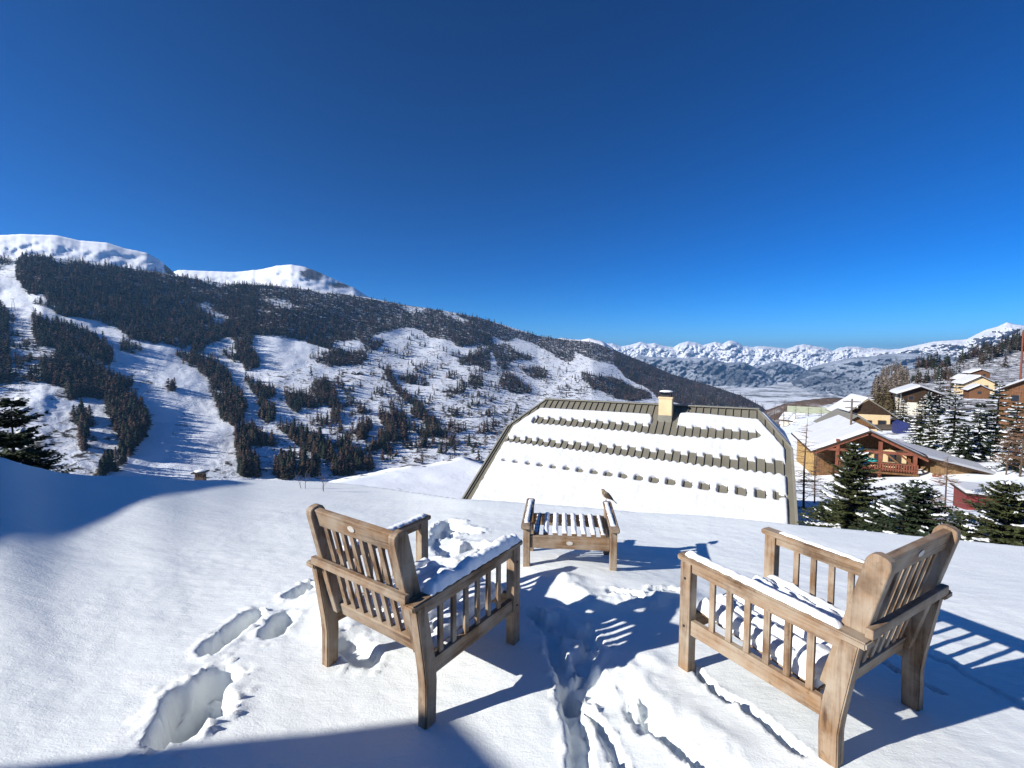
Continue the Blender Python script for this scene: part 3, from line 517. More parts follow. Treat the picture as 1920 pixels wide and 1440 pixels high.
hk = 4.4*rng.uniform(.5, 1.3, len(tv_k)); ck = np.array([[.155, .128, .105]])*rng.uniform(.5, 1.35, (len(tv_k), 1)); dk = (tv_k[:, 1] > 745); ck[dk] = np.array([[.07, .055, .03]])*rng.uniform(.5, 1.4, (dk.sum(), 1))
mass('frosted_wood', 'frosted bare larches crowding the knoll behind the village', 'forest', k3, hk, ck, .75)
xs = np.arange(1560, 1730, 5.0); kt = np.linspace(0, 1, 24); KY = np.interp(xs, [1560, 1625, 1640, 1660, 1680, 1700, 1720, 1730], [790, 770, 735, 705, 690, 695, 715, 725])
KPX = xs[:, None]+0*kt; KPY = 800+(KY[:, None]-800)*kt+12*kt; KD = np.clip(165+(740-KPY+12)*1.6, 100, 330)
KP = at_dist(KPX, KPY, KD); lb = KP[:, -1].copy(); lb[:, :2] *= 1.15; lb[:, 2] -= 30; KP = np.concatenate([KP, lb[:, None]], 1); KP[..., 2] -= .5
tag(from_np('knoll', KP.reshape(-1, 3), grid_faces(KP.shape[0], KP.shape[1])[:, ::-1], M['slope'], smooth=True, col={'scrub': np.full(KP.shape[0]*KP.shape[1], .75), 'piste': np.zeros(KP.shape[0]*KP.shape[1])}), 'rocky larch grown knoll behind the village', 'knoll', kind='structure')
#PART2
# ------------------------------------------------------------------ garden furniture
def snow_strip(bm, x0, x1, y0, y1, z, t, seed, nx=7, ny=40, axis='y', edge=.35, lump=.35, slope=0.0):
    """rounded uneven ridge of snow lying on a board; edges tuck down to z"""
    r = np.linspace(0, 1, nx); s = np.linspace(0, 1, ny); A, B = np.meshgrid(r, s, indexing='ij')
    prof = np.sqrt(np.clip(1-np.abs(2*A-1)**3, 0, 1)); endp = np.clip(np.minimum(B, 1-B)*ny/3.0, 0, 1)**.5
    x = x0+(x1-x0)*A; y = y0+(y1-y0)*B
    h = t*prof*endp*(1+lump*1.5*fbm(x*9+seed, y*9, 3, seed)+lump*.45*fbm(x*45+seed, y*45, 3, seed+3))
    wob = (A-.5)*.012*fbm(y*30, y*0+seed, 3, seed+7)*2
    zz = z+np.maximum(h, 0)+(B-.0)*(y1-y0)*slope
    vs = [[bm.verts.new(((x[i, j]+wob[i, j]), y[i, j], zz[i, j]) if axis == 'y' else (y[i, j], x[i, j]+wob[i, j], zz[i, j])) for j in range(ny)] for i in range(nx)]
    for i in range(nx-1):
        for j in range(ny-1):
            q = (vs[i][j], vs[i+1][j], vs[i+1][j+1], vs[i][j+1]); bm.faces.new(q if axis == 'y' else q[::-1])
def oval(bm, c, rx, rz, ry, n=20):
    a = [bm.verts.new((c[0]+rx*math.cos(2*math.pi*k/n), c[1]-ry, c[2]+rz*math.sin(2*math.pi*k/n))) for k in range(n)]
    b = [bm.verts.new((c[0]+rx*math.cos(2*math.pi*k/n), c[1]+ry, c[2]+rz*math.sin(2*math.pi*k/n))) for k in range(n)]
    bm.faces.new(a); bm.faces.new(b[::-1])
    for k in range(n): bm.faces.new((a[k], b[k], b[(k+1) % n], a[(k+1) % n]))
    bmesh.ops.recalc_face_normals(bm, faces=bm.faces[:])
def armchair(name, label, loc, rz, snow, mats):
    t = empty(name, loc, rz, label, 'armchair', 'slatted wooden armchairs in the snow')
    wx, wy, wz = mats; HW = .3486; AW = .064; LEN = .74; GZ = -.66
    for s in (-1, 1):
        # arm board, with rail under it
        bm = bmesh.new(); prism(bm, [(0, -.026), (0, -.006-.014), (.03, -.018), (LEN, 0), (LEN, -.024), (.02, -.044)][:0] or [(0, -.02), (LEN, 0), (LEN, -.025), (0, -.045)], 'x', s*HW, s*(HW-AW))
        bmesh.ops.bevel(bm, geom=bm.edges[:], offset=.005, segments=2, affect='EDGES'); arm = from_bm('arm', bm, wy, t)
        bm = bmesh.new(); prism(bm, [(.06, -.0445), (LEN-.07, -.0265), (LEN-.07, -.066), (.06, -.084)], 'x', s*(HW-.016), s*(HW-.042)); from_bm('arm_rail', bm, wy, t)
        # front leg
        bm = bmesh.new(); box(bm, (s*(HW-.030), LEN-.043, (GZ-.027)/2-.0), (.048, .054, -GZ-.027), None, .004); from_bm('leg', bm, wz, t)
        # rear leg, kinked: upper part leans back
        bm = bmesh.new(); prism(bm, [(.022, -.043), (.078, -.041), (.128, -.30), (.133, -.37), (.122, GZ), (.066, GZ), (.070, -.37), (.062, -.30)], 'x', s*(HW-.006), s*(HW-.052))
        bmesh.ops.bevel(bm, geom=bm.edges[:], offset=.004, segments=2, affect='EDGES'); from_bm('leg', bm, wz, t)
        # lower side rail
        bm = bmesh.new(); box(bm, (s*(HW-.030), (.132+LEN-.072)/2, -.318), (.026, LEN-.072-.128, .066), None, .003); from_bm('side_rail', bm, wy, t)
        for k in range(6):
            y = .175+k*.0795; bm = bmesh.new(); zt = -.064-.0010*0-.018*(1-y/LEN); beam(bm, (s*(HW-.030), y, -.288), (s*(HW-.030), y, zt+.0), .014, .025, .002, (0, 1, 0)); from_bm('arm_slat', bm, wz, t)
        for sy, sz in ((LEN-.043, -.318), (LEN-.043, -.10)):
            bm = bmesh.new(); bmesh.ops.create_cone(bm, cap_ends=True, segments=12, radius1=.006, radius2=.005, depth=.003, matrix=Matrix.Translation((s*(HW-.0045), sy, sz)) @ Matrix.Rotation(R(90)*s, 4, 'Y')); from_bm('screw', bm, M['metal'], t)
        # back post
        bm = bmesh.new(); d = Vector((0, -.126, .50)).normalized(); n = Vector((0, d.z, -d.y)); b0 = Vector((0, .092, -.275)); L = .535
        pr = []
        for a, w in ((0, 0), (0, .072), (L-.03, .072), (L-.010, .064), (L, .048), (L, .022), (L-.008, .006), (L-.03, 0)): q = b0+d*a+n*w; pr.append((q.y, q.z))
        prism(bm, pr, 'x', s*.2865, s*.248); bmesh.ops.bevel(bm, geom=bm.edges[:], offset=.003, segments=1, affect='EDGES'); from_bm('back_post', bm, wz, t)
        # snow on the arm
        th, ya, yb, wdt = snow[s]
        if th:
            bm = bmesh.new(); snow_strip(bm, s*(HW-AW/2)-wdt/2, s*(HW-AW/2)+wdt/2, ya, yb, -.021+.027*ya, th, 3.1+s, 9, 90, 'y', slope=.027, lump=.45); from_bm('snow_cover', bm, M['soft'], arm, True)
    yz = lambda z: .092+(z+.275)*(-.126/.50)
    def brot(): return Matrix.Rotation(math.atan2(.126, .50), 4, 'X')
    bm = bmesh.new(); box(bm, (0, yz(.205)+.034, .205), (.4955, .026, .078), brot(), .004); tr = from_bm('top_rail', bm, wx, t)
    bm = bmesh.new(); oval(bm, (0, 0, 0), .022, .013, .002); bmesh.ops.transform(bm, matrix=Matrix.Translation((.0, yz(.205)+.0195, .205)) @ brot(), verts=bm.verts[:]); from_bm('badge', bm, M['badge'], tr)
    bm = bmesh.new(); box(bm, (0, yz(-.255)+.034, -.255), (.4955, .028, .060), brot(), .004); from_bm('bottom_rail', bm, wx, t)
    for k in range(8):
        x = -.208+k*.0594; bm = bmesh.new(); beam(bm, (x, yz(-.228)+.035, -.228), (x, yz(.168)+.035, .168), .026, .014, .002, (0, 1, .25)); from_bm('back_slat', bm, wz, t)
    bm = bmesh.new(); box(bm, (0, yz(-.005)-.013, -.005), (.612, .024, .034), None, .004); from_bm('cross_bar', bm, wx, t)
    bm = bmesh.new(); box(bm, (0, LEN-.043, -.308), (.590, .028, .072), None, .003); from_bm('front_rail', bm, wx, t)
    bm = bmesh.new(); box(bm, (0, .235, -.335), (.590, .026, .050), None, .003); from_bm('rear_rail', bm, wx, t)
    for k in range(9):
        x = -.248+k*.062; a, b = (x, .165, -.305), (x, LEN-.058, -.262)
        bm = bmesh.new(); beam(bm, a, b, .040, .016, .003); st = from_bm('seat_slat', bm, wy, t)
        bm = bmesh.new(); snow_strip(bm, x-.0285, x+.0285, .17, LEN-.05, -.2975, snow['seat']*(1+.25*math.sin(k*2.3)), 9.0+k, 7, 44, 'y', slope=.083, lump=.4); from_bm('snow_cover', bm, M['soft'], st, True)
    return t
QL = (-.64704, 1.86793, -.90149, -.60539); QR = (1.42227, 1.59352, -.87301, .52379)
armchair('garden_armchair', 'brown slatted armchair turned towards the ski slopes, puffy snow on its right arm', QL[:3], QL[3], {1: (.042, .10, .725, .058), -1: (.012, .16, .72, .046), 'seat': .042}, (M['wx'], M['wy'], M['wz']))
armchair('garden_armchair', 'brown slatted armchair facing left, beside the dark pines, lumpy snow on its seat', QR[:3], QR[3], {1: (.010, .12, .66, .026), -1: (.020, .085, .715, .034), 'seat': .060}, (M['wx'], M['wy'], M['wz']))
# loose drift caught at the rear of the right armchair's seat
def blob(name, c, s, seed, parent=None, mat=None):
    bm = bmesh.new(); bmesh.ops.create_icosphere(bm, subdivisions=4, radius=1)
    co = np.array([v.co[:] for v in bm.verts]); k = 1+.22*fbm(co[:, 0]*1.4+seed, co[:, 1]*1.4, 4, co[:, 2]*1.4)
    for v, q in zip(bm.verts, co*k[:, None]): v.co = (q[0]*s[0]+c[0], q[1]*s[1]+c[1], max(q[2], -.5)*s[2]+c[2])
    return from_bm(name, bm, mat or M['soft'], parent, True)
chairs = [o for o in COL.objects if o.name.startswith('garden_armchair')]
for c, s, sd in (((-.20, .205, -.245), (.085, .07, .055), 1.0), ((-.10, .20, -.255), (.07, .06, .05), 4.0), ((.05, .21, -.255), (.09, .06, .045), 2.0), ((-.245, .36, -.25), (.045, .10, .035), 3.0), ((-.25, .55, -.235), (.045, .09, .035), 5.0)): blob('snow_drift', c, s, sd, chairs[1])
for c, s, sd in (((.235, .52, -.225), (.055, .12, .04), 6.0), ((.24, .33, -.245), (.05, .11, .035), 7.0), ((0, .60, -.225), (.10, .06, .03), 8.0)): blob('snow_drift', c, s, sd, chairs[0])
# footstool
FR = R(-6); fx, fy, fz = .392, 3.055, -1.440
st = empty('footstool', (fx, fy, fz), FR, 'low slatted wooden footstool with snow on its slats, between the two armchairs', 'footstool')
for s in (-1, 1):
    for y in (0.0, .44):
        bm = bmesh.new(); box(bm, (s*.290, y+.02, .085), (.046, .050, .43), None, .004); from_bm('leg', bm, M['wz'], st)
    bm = bmesh.new(); prism(bm, [(-.035, .298), (.53, .322), (.53, .346), (-.035, .326)], 'x', s*.326, s*.262); bmesh.ops.bevel(bm, geom=bm.edges[:], offset=.006, segments=2, affect='EDGES'); a = from_bm('arm', bm, M['wy'], st)
    bm = bmesh.new(); snow_strip(bm, s*.290-.018, s*.290+.014, .02, .50, .329, .008, 20+s, 6, 40, 'y', slope=.036, lump=.8); from_bm('snow_cover', bm, M['soft'], a, True)
    bm = bmesh.new(); box(bm, (s*.290, .24, .165), (.026, .388, .055), None, .003); from_bm('side_rail', bm, M['wy'], st)
    for k in range(5): bm = bmesh.new(); box(bm, (s*.290, .09+k*.073, .246), (.013, .026, .112), None, .002); from_bm('side_slat', bm, M['wz'], st)
for y, nm in ((.02, 'front_rail'), (.46, 'rear_rail')):
    bm = bmesh.new(); box(bm, (0, y, .205), (.532, .026, .085), None, .003); fr = from_bm(nm, bm, M['wx'], st)
    if y < .1: bm = bmesh.new(); oval(bm, (0, y-.0145, .205), .022, .013, .0016); from_bm('badge', bm, M['badge'], fr)
for k in range(8):
    x = -.225+k*.0643; bm = bmesh.new(); beam(bm, (x, .036, .252), (x, .446, .252), .036, .016, .003); sl_ = from_bm('seat_slat', bm, M['wy'], st)
    tk = .004 if k == 0 else (.006 if k == 7 else .016)
    bm = bmesh.new(); snow_strip(bm, x-(.018 if 0 < k < 7 else .012), x+(.018 if 0 < k < 7 else .010), .038, .445, .2605, tk, 30+k, 6, 30, 'y', lump=.35); from_bm('snow_cover', bm, M['soft'], sl_, True)
# bird on the footstool
bpos = Vector((fx, fy, fz))+Matrix.Rotation(FR, 3, 'Z') @ Vector((.285, .515, .350))
bird = empty('bird', bpos, R(-14), 'small streaky brown songbird perched on the corner of the footstool', 'bird')
bird.scale = (.86,)*3
# spine runs from tail tip to beak in the x-z plane, head towards -x
sp_ = [((.095, 0, -.016), .004, .0035), ((.072, 0, .004), .0075, .004), ((.050, 0, .022), .011, .009), ((.030, 0, .038), .020, .021), ((.010, 0, .049), .025, .028), ((-.008, 0, .062), .025, .027), ((-.018, 0, .076), .019, .020), ((-.023, 0, .087), .0155, .0155), ((-.028, 0, .096), .0140, .0135), ((-.033, 0, .102), .009, .0085), ((-.036, 0, .1045), .003, .003)]
def loft(name, rows_, mat, parent, n=16):
    bm = bmesh.new(); rings = []
    for i, (p, ry, rn) in enumerate(rows_):
        p = Vector(p); d = (Vector(rows_[min(i+1, len(rows_)-1)][0])-Vector(rows_[max(i-1, 0)][0])).normalized(); nn = Vector((0, 1, 0)).cross(d)
        rings.append([bm.verts.new(p+Vector((0, ry*math.cos(2*math.pi*k/n), 0))+nn*rn*math.sin(2*math.pi*k/n)) for k in range(n)])
    for a, b in zip(rings, rings[1:]):
        for k in range(n): bm.faces.new((a[k], a[(k+1) % n], b[(k+1) % n], b[k]))
    bm.faces.new(rings[0]); bm.faces.new(rings[-1]); bmesh.ops.recalc_face_normals(bm, faces=bm.faces[:]); return from_bm(name, bm, mat, parent, True)
bmt = NT('streaked plumage'); v = bmt.coord((60, 60, 26), rot=(0, R(-50), 0)); g = bmt.n('ShaderNodeSeparateXYZ'); bmt.l(bmt.coord(), g.inputs[0])
bmt.base(bmt.ramp(bmt.noise(v, 2.2, 3, .6), [(.40, (.05, .035, .022)), (.5, (.22, .16, .1)), (.62, (.38, .33, .26))])); bmt.rough(.85)
loft('body', sp_, bmt.m, bird)
wm = m_plain('dark wing feathers', (.075, .05, .032), .8, .5, 160)
for s in (-1, 1): loft('wing', [((.062, s*.010, .016), .002, .004), ((.040, s*.019, .034), .004, .012), ((.016, s*.0245, .051), .0045, .019), ((-.003, s*.0245, .064), .004, .015), ((-.010, s*.021, .071), .002, .006)], wm, bird, 10)
dk = m_plain('dark beak', (.03, .025, .02), .4, .1, 30)
loft('beak', [((-.035, 0, .0985), .0032, .003), ((-.043, 0, .0975), .0018, .0016), ((-.049, 0, .0965), .0004, .0004)], dk, bird, 8)
for s in (-1, 1):
    bm = bmesh.new(); bmesh.ops.create_uvsphere(bm, u_segments=8, v_segments=6, radius=.0022); bmesh.ops.translate(bm, vec=(-.0305, s*.0125, .1005), verts=bm.verts[:]); from_bm('eye', bm, dk, bird, True)
    bm = bmesh.new(); tube(bm, [(.006, s*.009, .030), (.002, s*.010, .012), (.004, s*.010, .0)], [.0035, .0018, .0016], 6)
    for dx, dy in ((-.012, 0), (-.010, .006), (-.010, -.006), (.010, 0)): tube(bm, [(.004, s*.010, .001), (.004+dx, s*.010+dy, .0005)], [.0014, .0008], 5)
    from_bm('leg', bm, m_plain('bird leg', (.2, .1, .06), .6, .1, 30), bird, True)
# twigs poking out of the snow behind the left armchair, and others by the footprints
def twigs(px, py, depth, h, label, seed):
    r = random.Random(seed); p = at_depth(px, py, depth); z = tz(p[0], p[1]); bm = bmesh.new()
    def grow(a, d, L, rad, lev):
        n = 5; pts = [a]; 
        for i in range(n): d = (d+Vector((r.uniform(-.2, .2), r.uniform(-.2, .2), r.uniform(-.05, .15)))).normalized(); pts.append(pts[-1]+d*L/n)
        tube(bm, pts, [rad*(1-.7*i/n) for i in range(n+1)], 5)
        if lev:
            for i in range(2, n): grow(pts[i], (d+Vector((r.uniform(-1, 1), r.uniform(-.6, .6), r.uniform(.1, .7)))).normalized(), L*.45, rad*.5, lev-1)
    for k in range(2): grow(Vector((r.uniform(-.05, .05), 0, -.05)), Vector((r.uniform(-.4, .4), 0, 1)).normalized(), h*r.uniform(.7, 1), .0045, 2)
    o = from_bm('bare_shrub', bm, M['twig']); o.location = (p[0], p[1], z); tag(o, label, 'shrub', 'bare shrub tips above the snow')
twigs(572, 917, 6.2, .34, 'thin bare twig tips sticking out of the snow, left of another twig clump', 4)
twigs(607, 919, 6.1, .36, 'thin bare twig tips sticking out of the snow just above the left armchair', 9)
# stone chimney with a slab cap, poking up behind the snow bank
c0 = at_depth(376, 899, 8.6); lz = c0[2]
ch = empty('chimney', (c0[0], c0[1], lz-.02), R(12), 'little stone chimney with snow capped slab roof, rising behind the shaded snow bank', 'chimney'); ch.scale = (.62, .62, .62)
bm = bmesh.new(); box(bm, (0, 0, -.35), (.235, .235, .95), None, .008); from_bm('shaft', bm, M['stonewall'], ch)
bm = bmesh.new()
for x in (-1, -.36, .33, 1):
    for y in (-1, 1): box(bm, (x*.09, y*.09, .182), (.042, .042, .115), None, .003)
from_bm('vent', bm, M['stonewall'], ch)
bm = bmesh.new(); box(bm, (0, 0, .258), (.37, .37, .036), None, .006); from_bm('cap', bm, M['metal'], ch)
blob('snow_cap', (0, 0, .295), (.15, .15, .035), 12.0, ch)

# ------------------------------------------------------------------ big roofed house just below the terrace
RO = Vector((.90154853, 32.58319171, -2.76206867)); RY = -.4726; RTH = .56847; RW_ = 16.0
cth, sth = math.cos(RTH), math.sin(RTH)
hs_ = empty('chalet', RO, RY, 'large chalet below the terrace with snow banded grey green sheet roof', 'house')
def rp3(u, v, n=0.0): # roof plane -> local (x along ridge, -y down the near slope)
    return np.stack([np.asarray(u, float)+0*np.asarray(v, float), -np.asarray(v, float)*cth-np.asarray(n, float)*sth, -np.asarray(v, float)*sth+np.asarray(n, float)*cth], -1)
VE = 10.6; JA, JV = 1.68, 3.1; JB = 1.54
bm = bmesh.new()
near = [(JA, 0), (0, JV), (0, VE), (RW_, VE), (RW_, JV), (RW_-JB, 0)]
f1 = [bm.verts.new(rp3(u, v)) for u, v in near]; bm.faces.new(f1)
def mir(p): return (p[0], -p[1], p[2])
f2 = [bm.verts.new(mir(rp3(u, v))) for u, v in near]; bm.faces.new(f2[::-1])
bm.faces.new((f1[0], f2[0], f2[1], f1[1])); bm.faces.new((f1[5], f1[4], f2[4], f2[5]))
bmesh.ops.recalc_face_normals(bm, faces=bm.faces[:]); bmesh.ops.remove_doubles(bm, verts=bm.verts[:], dist=1e-4)
r_ = bmesh.ops.solidify(bm, geom=bm.faces[:], thickness=.12)
for sgn in (1, -1): # standing seams
    u = .19
    while u < RW_:
        v0 = max(0, JV*(1-u/JA)) if u < JA else (max(0, JV*(1-(RW_-u)/JB)) if u > RW_-JB else 0)
        a = rp3(u, v0+.06, .036); b = rp3(u, VE-.02, .036)
        if sgn < 0: a, b = np.array(mir(a)), np.array(mir(b))
        beam(bm, a, b, .030, .074); u += .395
roof = from_bm('roof', bm, M['sheet'], hs_)
bm = bmesh.new()
beam(bm, rp3(JA-.1, 0, .06)+np.array([0, 0, .0]), rp3(RW_-JB+.1, 0, .06), .32, .07, .01)
for sgn in (1, -1):
    for pts in (((JA, 0), (0, JV)), ((0, JV), (0, VE)), ((RW_-JB, 0), (RW_, JV)), ((RW_, JV), (RW_, VE))):
        a, b = rp3(*pts[0], .05), rp3(*pts[1], .05)
        if sgn < 0: a, b = np.array(mir(a)), np.array(mir(b))
        beam(bm, a, b, .11, .06, .01, (0, -sth*sgn, cth))
from_bm('roof_trim', bm, M['trim'], roof)
# walls
gy_ = (VE-1.0)*cth; bm = bmesh.new(); zb = -11.5
jz = -JV*sth; prof = [(-gy_, zb), (gy_, zb), (gy_, -(VE-1.0)*sth-.25), (JV*cth-.4, jz-.35), (-(JV*cth-.4), jz-.35), (-gy_, -(VE-1.0)*sth-.25)]
prism(bm, prof, 'x', .7, RW_-.7); from_bm('wall', bm, M['darkwood'], hs_)
# snow lying in bands between the melted strips
du = .04; U = np.arange(.0, RW_+.001, du); V_ = np.arange(.3, VE-.02, du); UU, VV = np.meshgrid(U, V_, indexing='ij')
pan = np.floor((UU-.19)/.395).astype(int); fu = (UU-.19)/.395-pan; even = (pan % 2 == 0)
scal = np.abs(np.sin(fu*math.pi))**.6; wv = .10*fbm(UU*.8, UU*0, 3, 61.0)
m = (VV > 1.0+.06*wv*4+.04*scal-.33*sstep(9.5, 11, UU)+.25*sstep(11, 15, UU)) & (VV < 11)
lim = np.where(VV < JV, np.maximum(.36, JA*(1-VV/JV)+.55-.15*sstep(0, 3, VV)), .36+.02*VV); m &= UU > lim+.05*fbm(VV*2, VV*0, 3, 62.0)
limr = np.where(VV < JV, RW_-JB*(1-VV/JV)-.42+.1*sstep(0, 3, VV), RW_-.30); m &= UU < limr+.05*fbm(VV*2, VV*0, 3, 63.0)
m &= ~((UU > 9.0-.35*(VV-1.75)**2*(VV < 2.6)) & (UU < 10.42+.05*fbm(VV*3, VV*0, 2)) & (VV < 2.86-.08*scal))
def strip(u0, u1, top_e, top_o, bot, bs):
    t_ = np.where(even, top_e+.03*(1-scal), top_o+.10*(np.abs(fu-.5)*2)**2*0+.05*(1-scal))+.03*fbm(UU*3, UU*0, 2, top_e)
    b_ = bot-.03+bs*1.5*(1-scal)+.03*fbm(UU*4, UU*0, 2, top_e+9)
    return (UU > u0) & (UU < u1) & (VV > t_) & (VV < b_)
m &= ~strip(1.56, 9.3, 1.88, 2.08, 2.60+.018*(UU-1.5), .12); m &= ~(strip(10.0, 14.65, 1.85, 1.99, 2.80-.03*(UU-10.5), .11) & (((UU-14.2)/.45)**2+((VV-2.2)/.36)**2 < 1.0+99*(UU < 14.2)))
m &= ~strip(.46, 15.73, 3.96, 4.20, 4.52+.030*(UU-1), .14)
k_ = np.clip((UU-1)/14, 0, 1); ce = (np.floor((UU-.19)/.79)+.25)*.79+.19+.395*.0
uc = UU-(.19+.395*(pan-pan % 2)+.1975); sz = .135+.10*k_
pock = (np.abs(uc) < sz*1.0) & (VV > 6.05+.10*(uc/np.maximum(sz, .01))**2) & (VV < 6.05+.20+.40*k_+.1*uc/np.maximum(sz, .01)*0) & (UU > .9) & (UU < 15.4)
side = (uc > 0) & (uc < sz*2.2) & (np.abs(VV-6.3-.05*k_) < (.10*k_)*(1-uc/np.maximum(sz*2.2, .01))) & (UU > 6)
m &= ~pock & ~side
m &= ~((np.abs(UU-15.74) < .035) & (VV > 4.5) & (VV < 7.2))
mf = m.astype(float)
def blur(a, n):
    for _ in range(n): b = np.pad(a, 1, mode='edge'); a = (b[1:-1, 1:-1]*2+b[:-2, 1:-1]+b[2:, 1:-1]+b[1:-1, :-2]+b[1:-1, 2:])/6
    return a
bl = blur(mf, 5); T = np.where(m, .035+.12*sstep(.45, 1.0, bl)*(1+.12*fbm(UU*1.2, VV*1.2, 4, 64.0))+.012*fbm(UU*5, VV*5, 3, 65.0)+.035*fbm(UU*.5, VV*.9, 3, 66.0)-.006*np.exp(-((fu-.0)/.15)**2)-.006*np.exp(-((fu-1)/.15)**2), -.03)
P = rp3(UU, VV, T); fcs = grid_faces(len(U), len(V_)); any_m = mf.ravel()[fcs].max(1) > 0
fcs = fcs[any_m]; uq, inv = np.unique(fcs, return_inverse=True)
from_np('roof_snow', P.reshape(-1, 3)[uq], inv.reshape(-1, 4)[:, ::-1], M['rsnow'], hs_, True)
# snow on the right hip and the far slope
for quad in ([(RW_-JB+.15, .0, 0), (RW_-.05, JV-.25, 0)],):
    a = rp3(RW_-JB+.06, .12, 0); b = rp3(RW_+.0, JV-.1, 0); A2, B2 = np.array(mir(a)), np.array(mir(b))
    n_ = np.cross(b-a, A2-a); n_ = n_/np.linalg.norm(n_); n_ = n_ if n_[2] > 0 else -n_
    qs, ts = np.meshgrid(np.linspace(0, 1, 24), np.linspace(0.0, 1, 16), indexing='ij'); PP = (a[None, None]*(1-qs[..., None])+b*qs[..., None])*(1-ts[..., None])+(A2*(1-qs[..., None])+B2*qs[..., None])*ts[..., None]
    ed = np.minimum(np.minimum(qs, 1-qs)*6, np.minimum(ts, 1-ts)*6).clip(0, 1)**.5; PP = PP+n_*(.02+.13*ed)[..., None]
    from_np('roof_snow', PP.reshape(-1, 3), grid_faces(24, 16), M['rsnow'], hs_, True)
# rendered chimney with a tin cowl
bm = bmesh.new(); cb = rp3(9.69, 1.30); top = 1.62-.45
box(bm, (cb[0], cb[1]+.10, cb[2]+.42), (.74, .62, 1.55), None, .012); sh = from_bm('chimney', bm, M['cream'], hs_)
zt = cb[2]+.42+.775
bm = bmesh.new(); box(bm, (cb[0], cb[1]+.10, zt+.05), (.82, .70, .10), None, .01); from_bm('coping', bm, M['cream'], sh)
bm = bmesh.new()
for dx in (-.27, .27):
    for dy in (-.2, .2): box(bm, (cb[0]+dx, cb[1]+.10+dy, zt+.22), (.05, .05, .24))
box(bm, (cb[0], cb[1]+.1, zt+.20), (.40, .32, .20)); box(bm, (cb[0], cb[1]+.10, zt+.36), (.86, .72, .05), None, .01); from_bm('cowl', bm, M['metal'], sh)
blob('snow_cap', (cb[0], cb[1]+.1, zt+.41), (.38, .31, .07), 15.0, sh)
bm = bmesh.new(); box(bm, (cb[0], cb[1]-.235, cb[2]-.05), (.78, .06, .55), Matrix.Rotation(RTH*0, 4, 'X'), .01); from_bm('flashing', bm, M['trim'], sh)

# ------------------------------------------------------------------ village houses
def house(label, px, py, D, rz, w, d, he, hr, wall, roofm, over=.6, snow=.18, gable=None, floor=None, wins=(), snow_sides=(1, -1), name='chalet', base=2.5, chim=False, cat='house', wall2=None, hip=0.0):
    """gable front at y=0 facing -y (before rz), depth d; he eave height, hr ridge height above ground point seen at px,py"""
    p = at_dist(px, py, D) if D else at_dist(px, py, float(vdist(py)))
    t = empty(name, p, rz, label, cat)
    bm = bmesh.new(); prism(bm, [(-w/2, -base), (w/2, -base), (w/2, he), (0, hr-.05), (-w/2, he)], 'y', 0, d); from_bm('wall', bm, wall, t)
    if wall2:
        zf = floor if floor is not None else he*.55; k = 0
        bm = bmesh.new(); zz = zf; prism(bm, [(-w/2-.02, zf), (w/2+.02, zf), (w/2+.02, he-.02), (0, hr-.08), (-w/2-.02, he-.02)], 'y', -.07, .02); from_bm('gable_cladding', bm, wall2, t)
    sl_ = (hr-he)/(w/2); L = math.hypot(w/2+over, (w/2+over)*sl_)
    bm = bmesh.new(); e = (w/2+over); zo = hr-e*sl_
    prof = [(-e, zo), (0, hr), (e, zo), (e, zo+.14), (0, hr+.16), (-e, zo+.14)]
    if hip:
        prism(bm, prof, 'y', -over, d+over)
        bmesh.ops.bisect_plane(bm, geom=bm.verts[:]+bm.edges[:]+bm.faces[:], plane_co=(0, -over+hip*1.3, hr+.17), plane_no=(0, -1, .9*hip/max(hip, .01)), clear_outer=True)
        bmesh.ops.holes_fill(bm, edges=[x for x in bm.edges if x.is_boundary]); bmesh.ops.recalc_face_normals(bm, faces=bm.faces[:])
    else: prism(bm, prof, 'y', -over, d+over)
    rf = from_bm('roof', bm, roofm, t)
    for s in snow_sides:
        n1, n2 = 10, 22; A, B = np.meshgrid(np.linspace(0, 1, n1), np.linspace(0, 1, n2), indexing='ij')
        x = s*(.03+(e-.08)*A); y = -over+.05+hip*.9*(1-A)*(hip > 0)+(d+2*over-.1-hip*.9*(1-A)*(hip > 0))*B; ed = np.clip(np.minimum(np.minimum(A*0+1, (1-A)*6), np.minimum(B, 1-B)*14), 0, 1)**.5
        z = hr+.165-np.abs(x)*sl_+snow*ed*(1+.15*fbm(x*.6+px, y*.6, 3)); fc_ = grid_faces(n1, n2); V = np.stack([x, y, z], -1).reshape(-1, 3)
        from_np('roof_snow', V, fc_ if s > 0 else fc_[:, ::-1], M['rsnow'], rf, True)
    for wx_, wz_, ww, wh in wins:
        f = boxo('window', (wx_, -.085 if wall2 else -.02, wz_), (ww+.16, .08, wh+.16), M['brown'], t); boxo('pane', (wx_, -.13 if wall2 else -.065, wz_), (ww, .03, wh), M['glass'], f)
    if chim:
        c = boxo('chimney', (w*.18, d*.45, hr+.3), (.6, .6, 1.6), M['pale'], rf); boxo('snow_cap', (w*.18, d*.45, hr+1.15), (.66, .66, .12), M['rsnow'], rf, None, .03)
    return t
GA = math.atan2(-.397, .918)  # the big village chalet's gable line
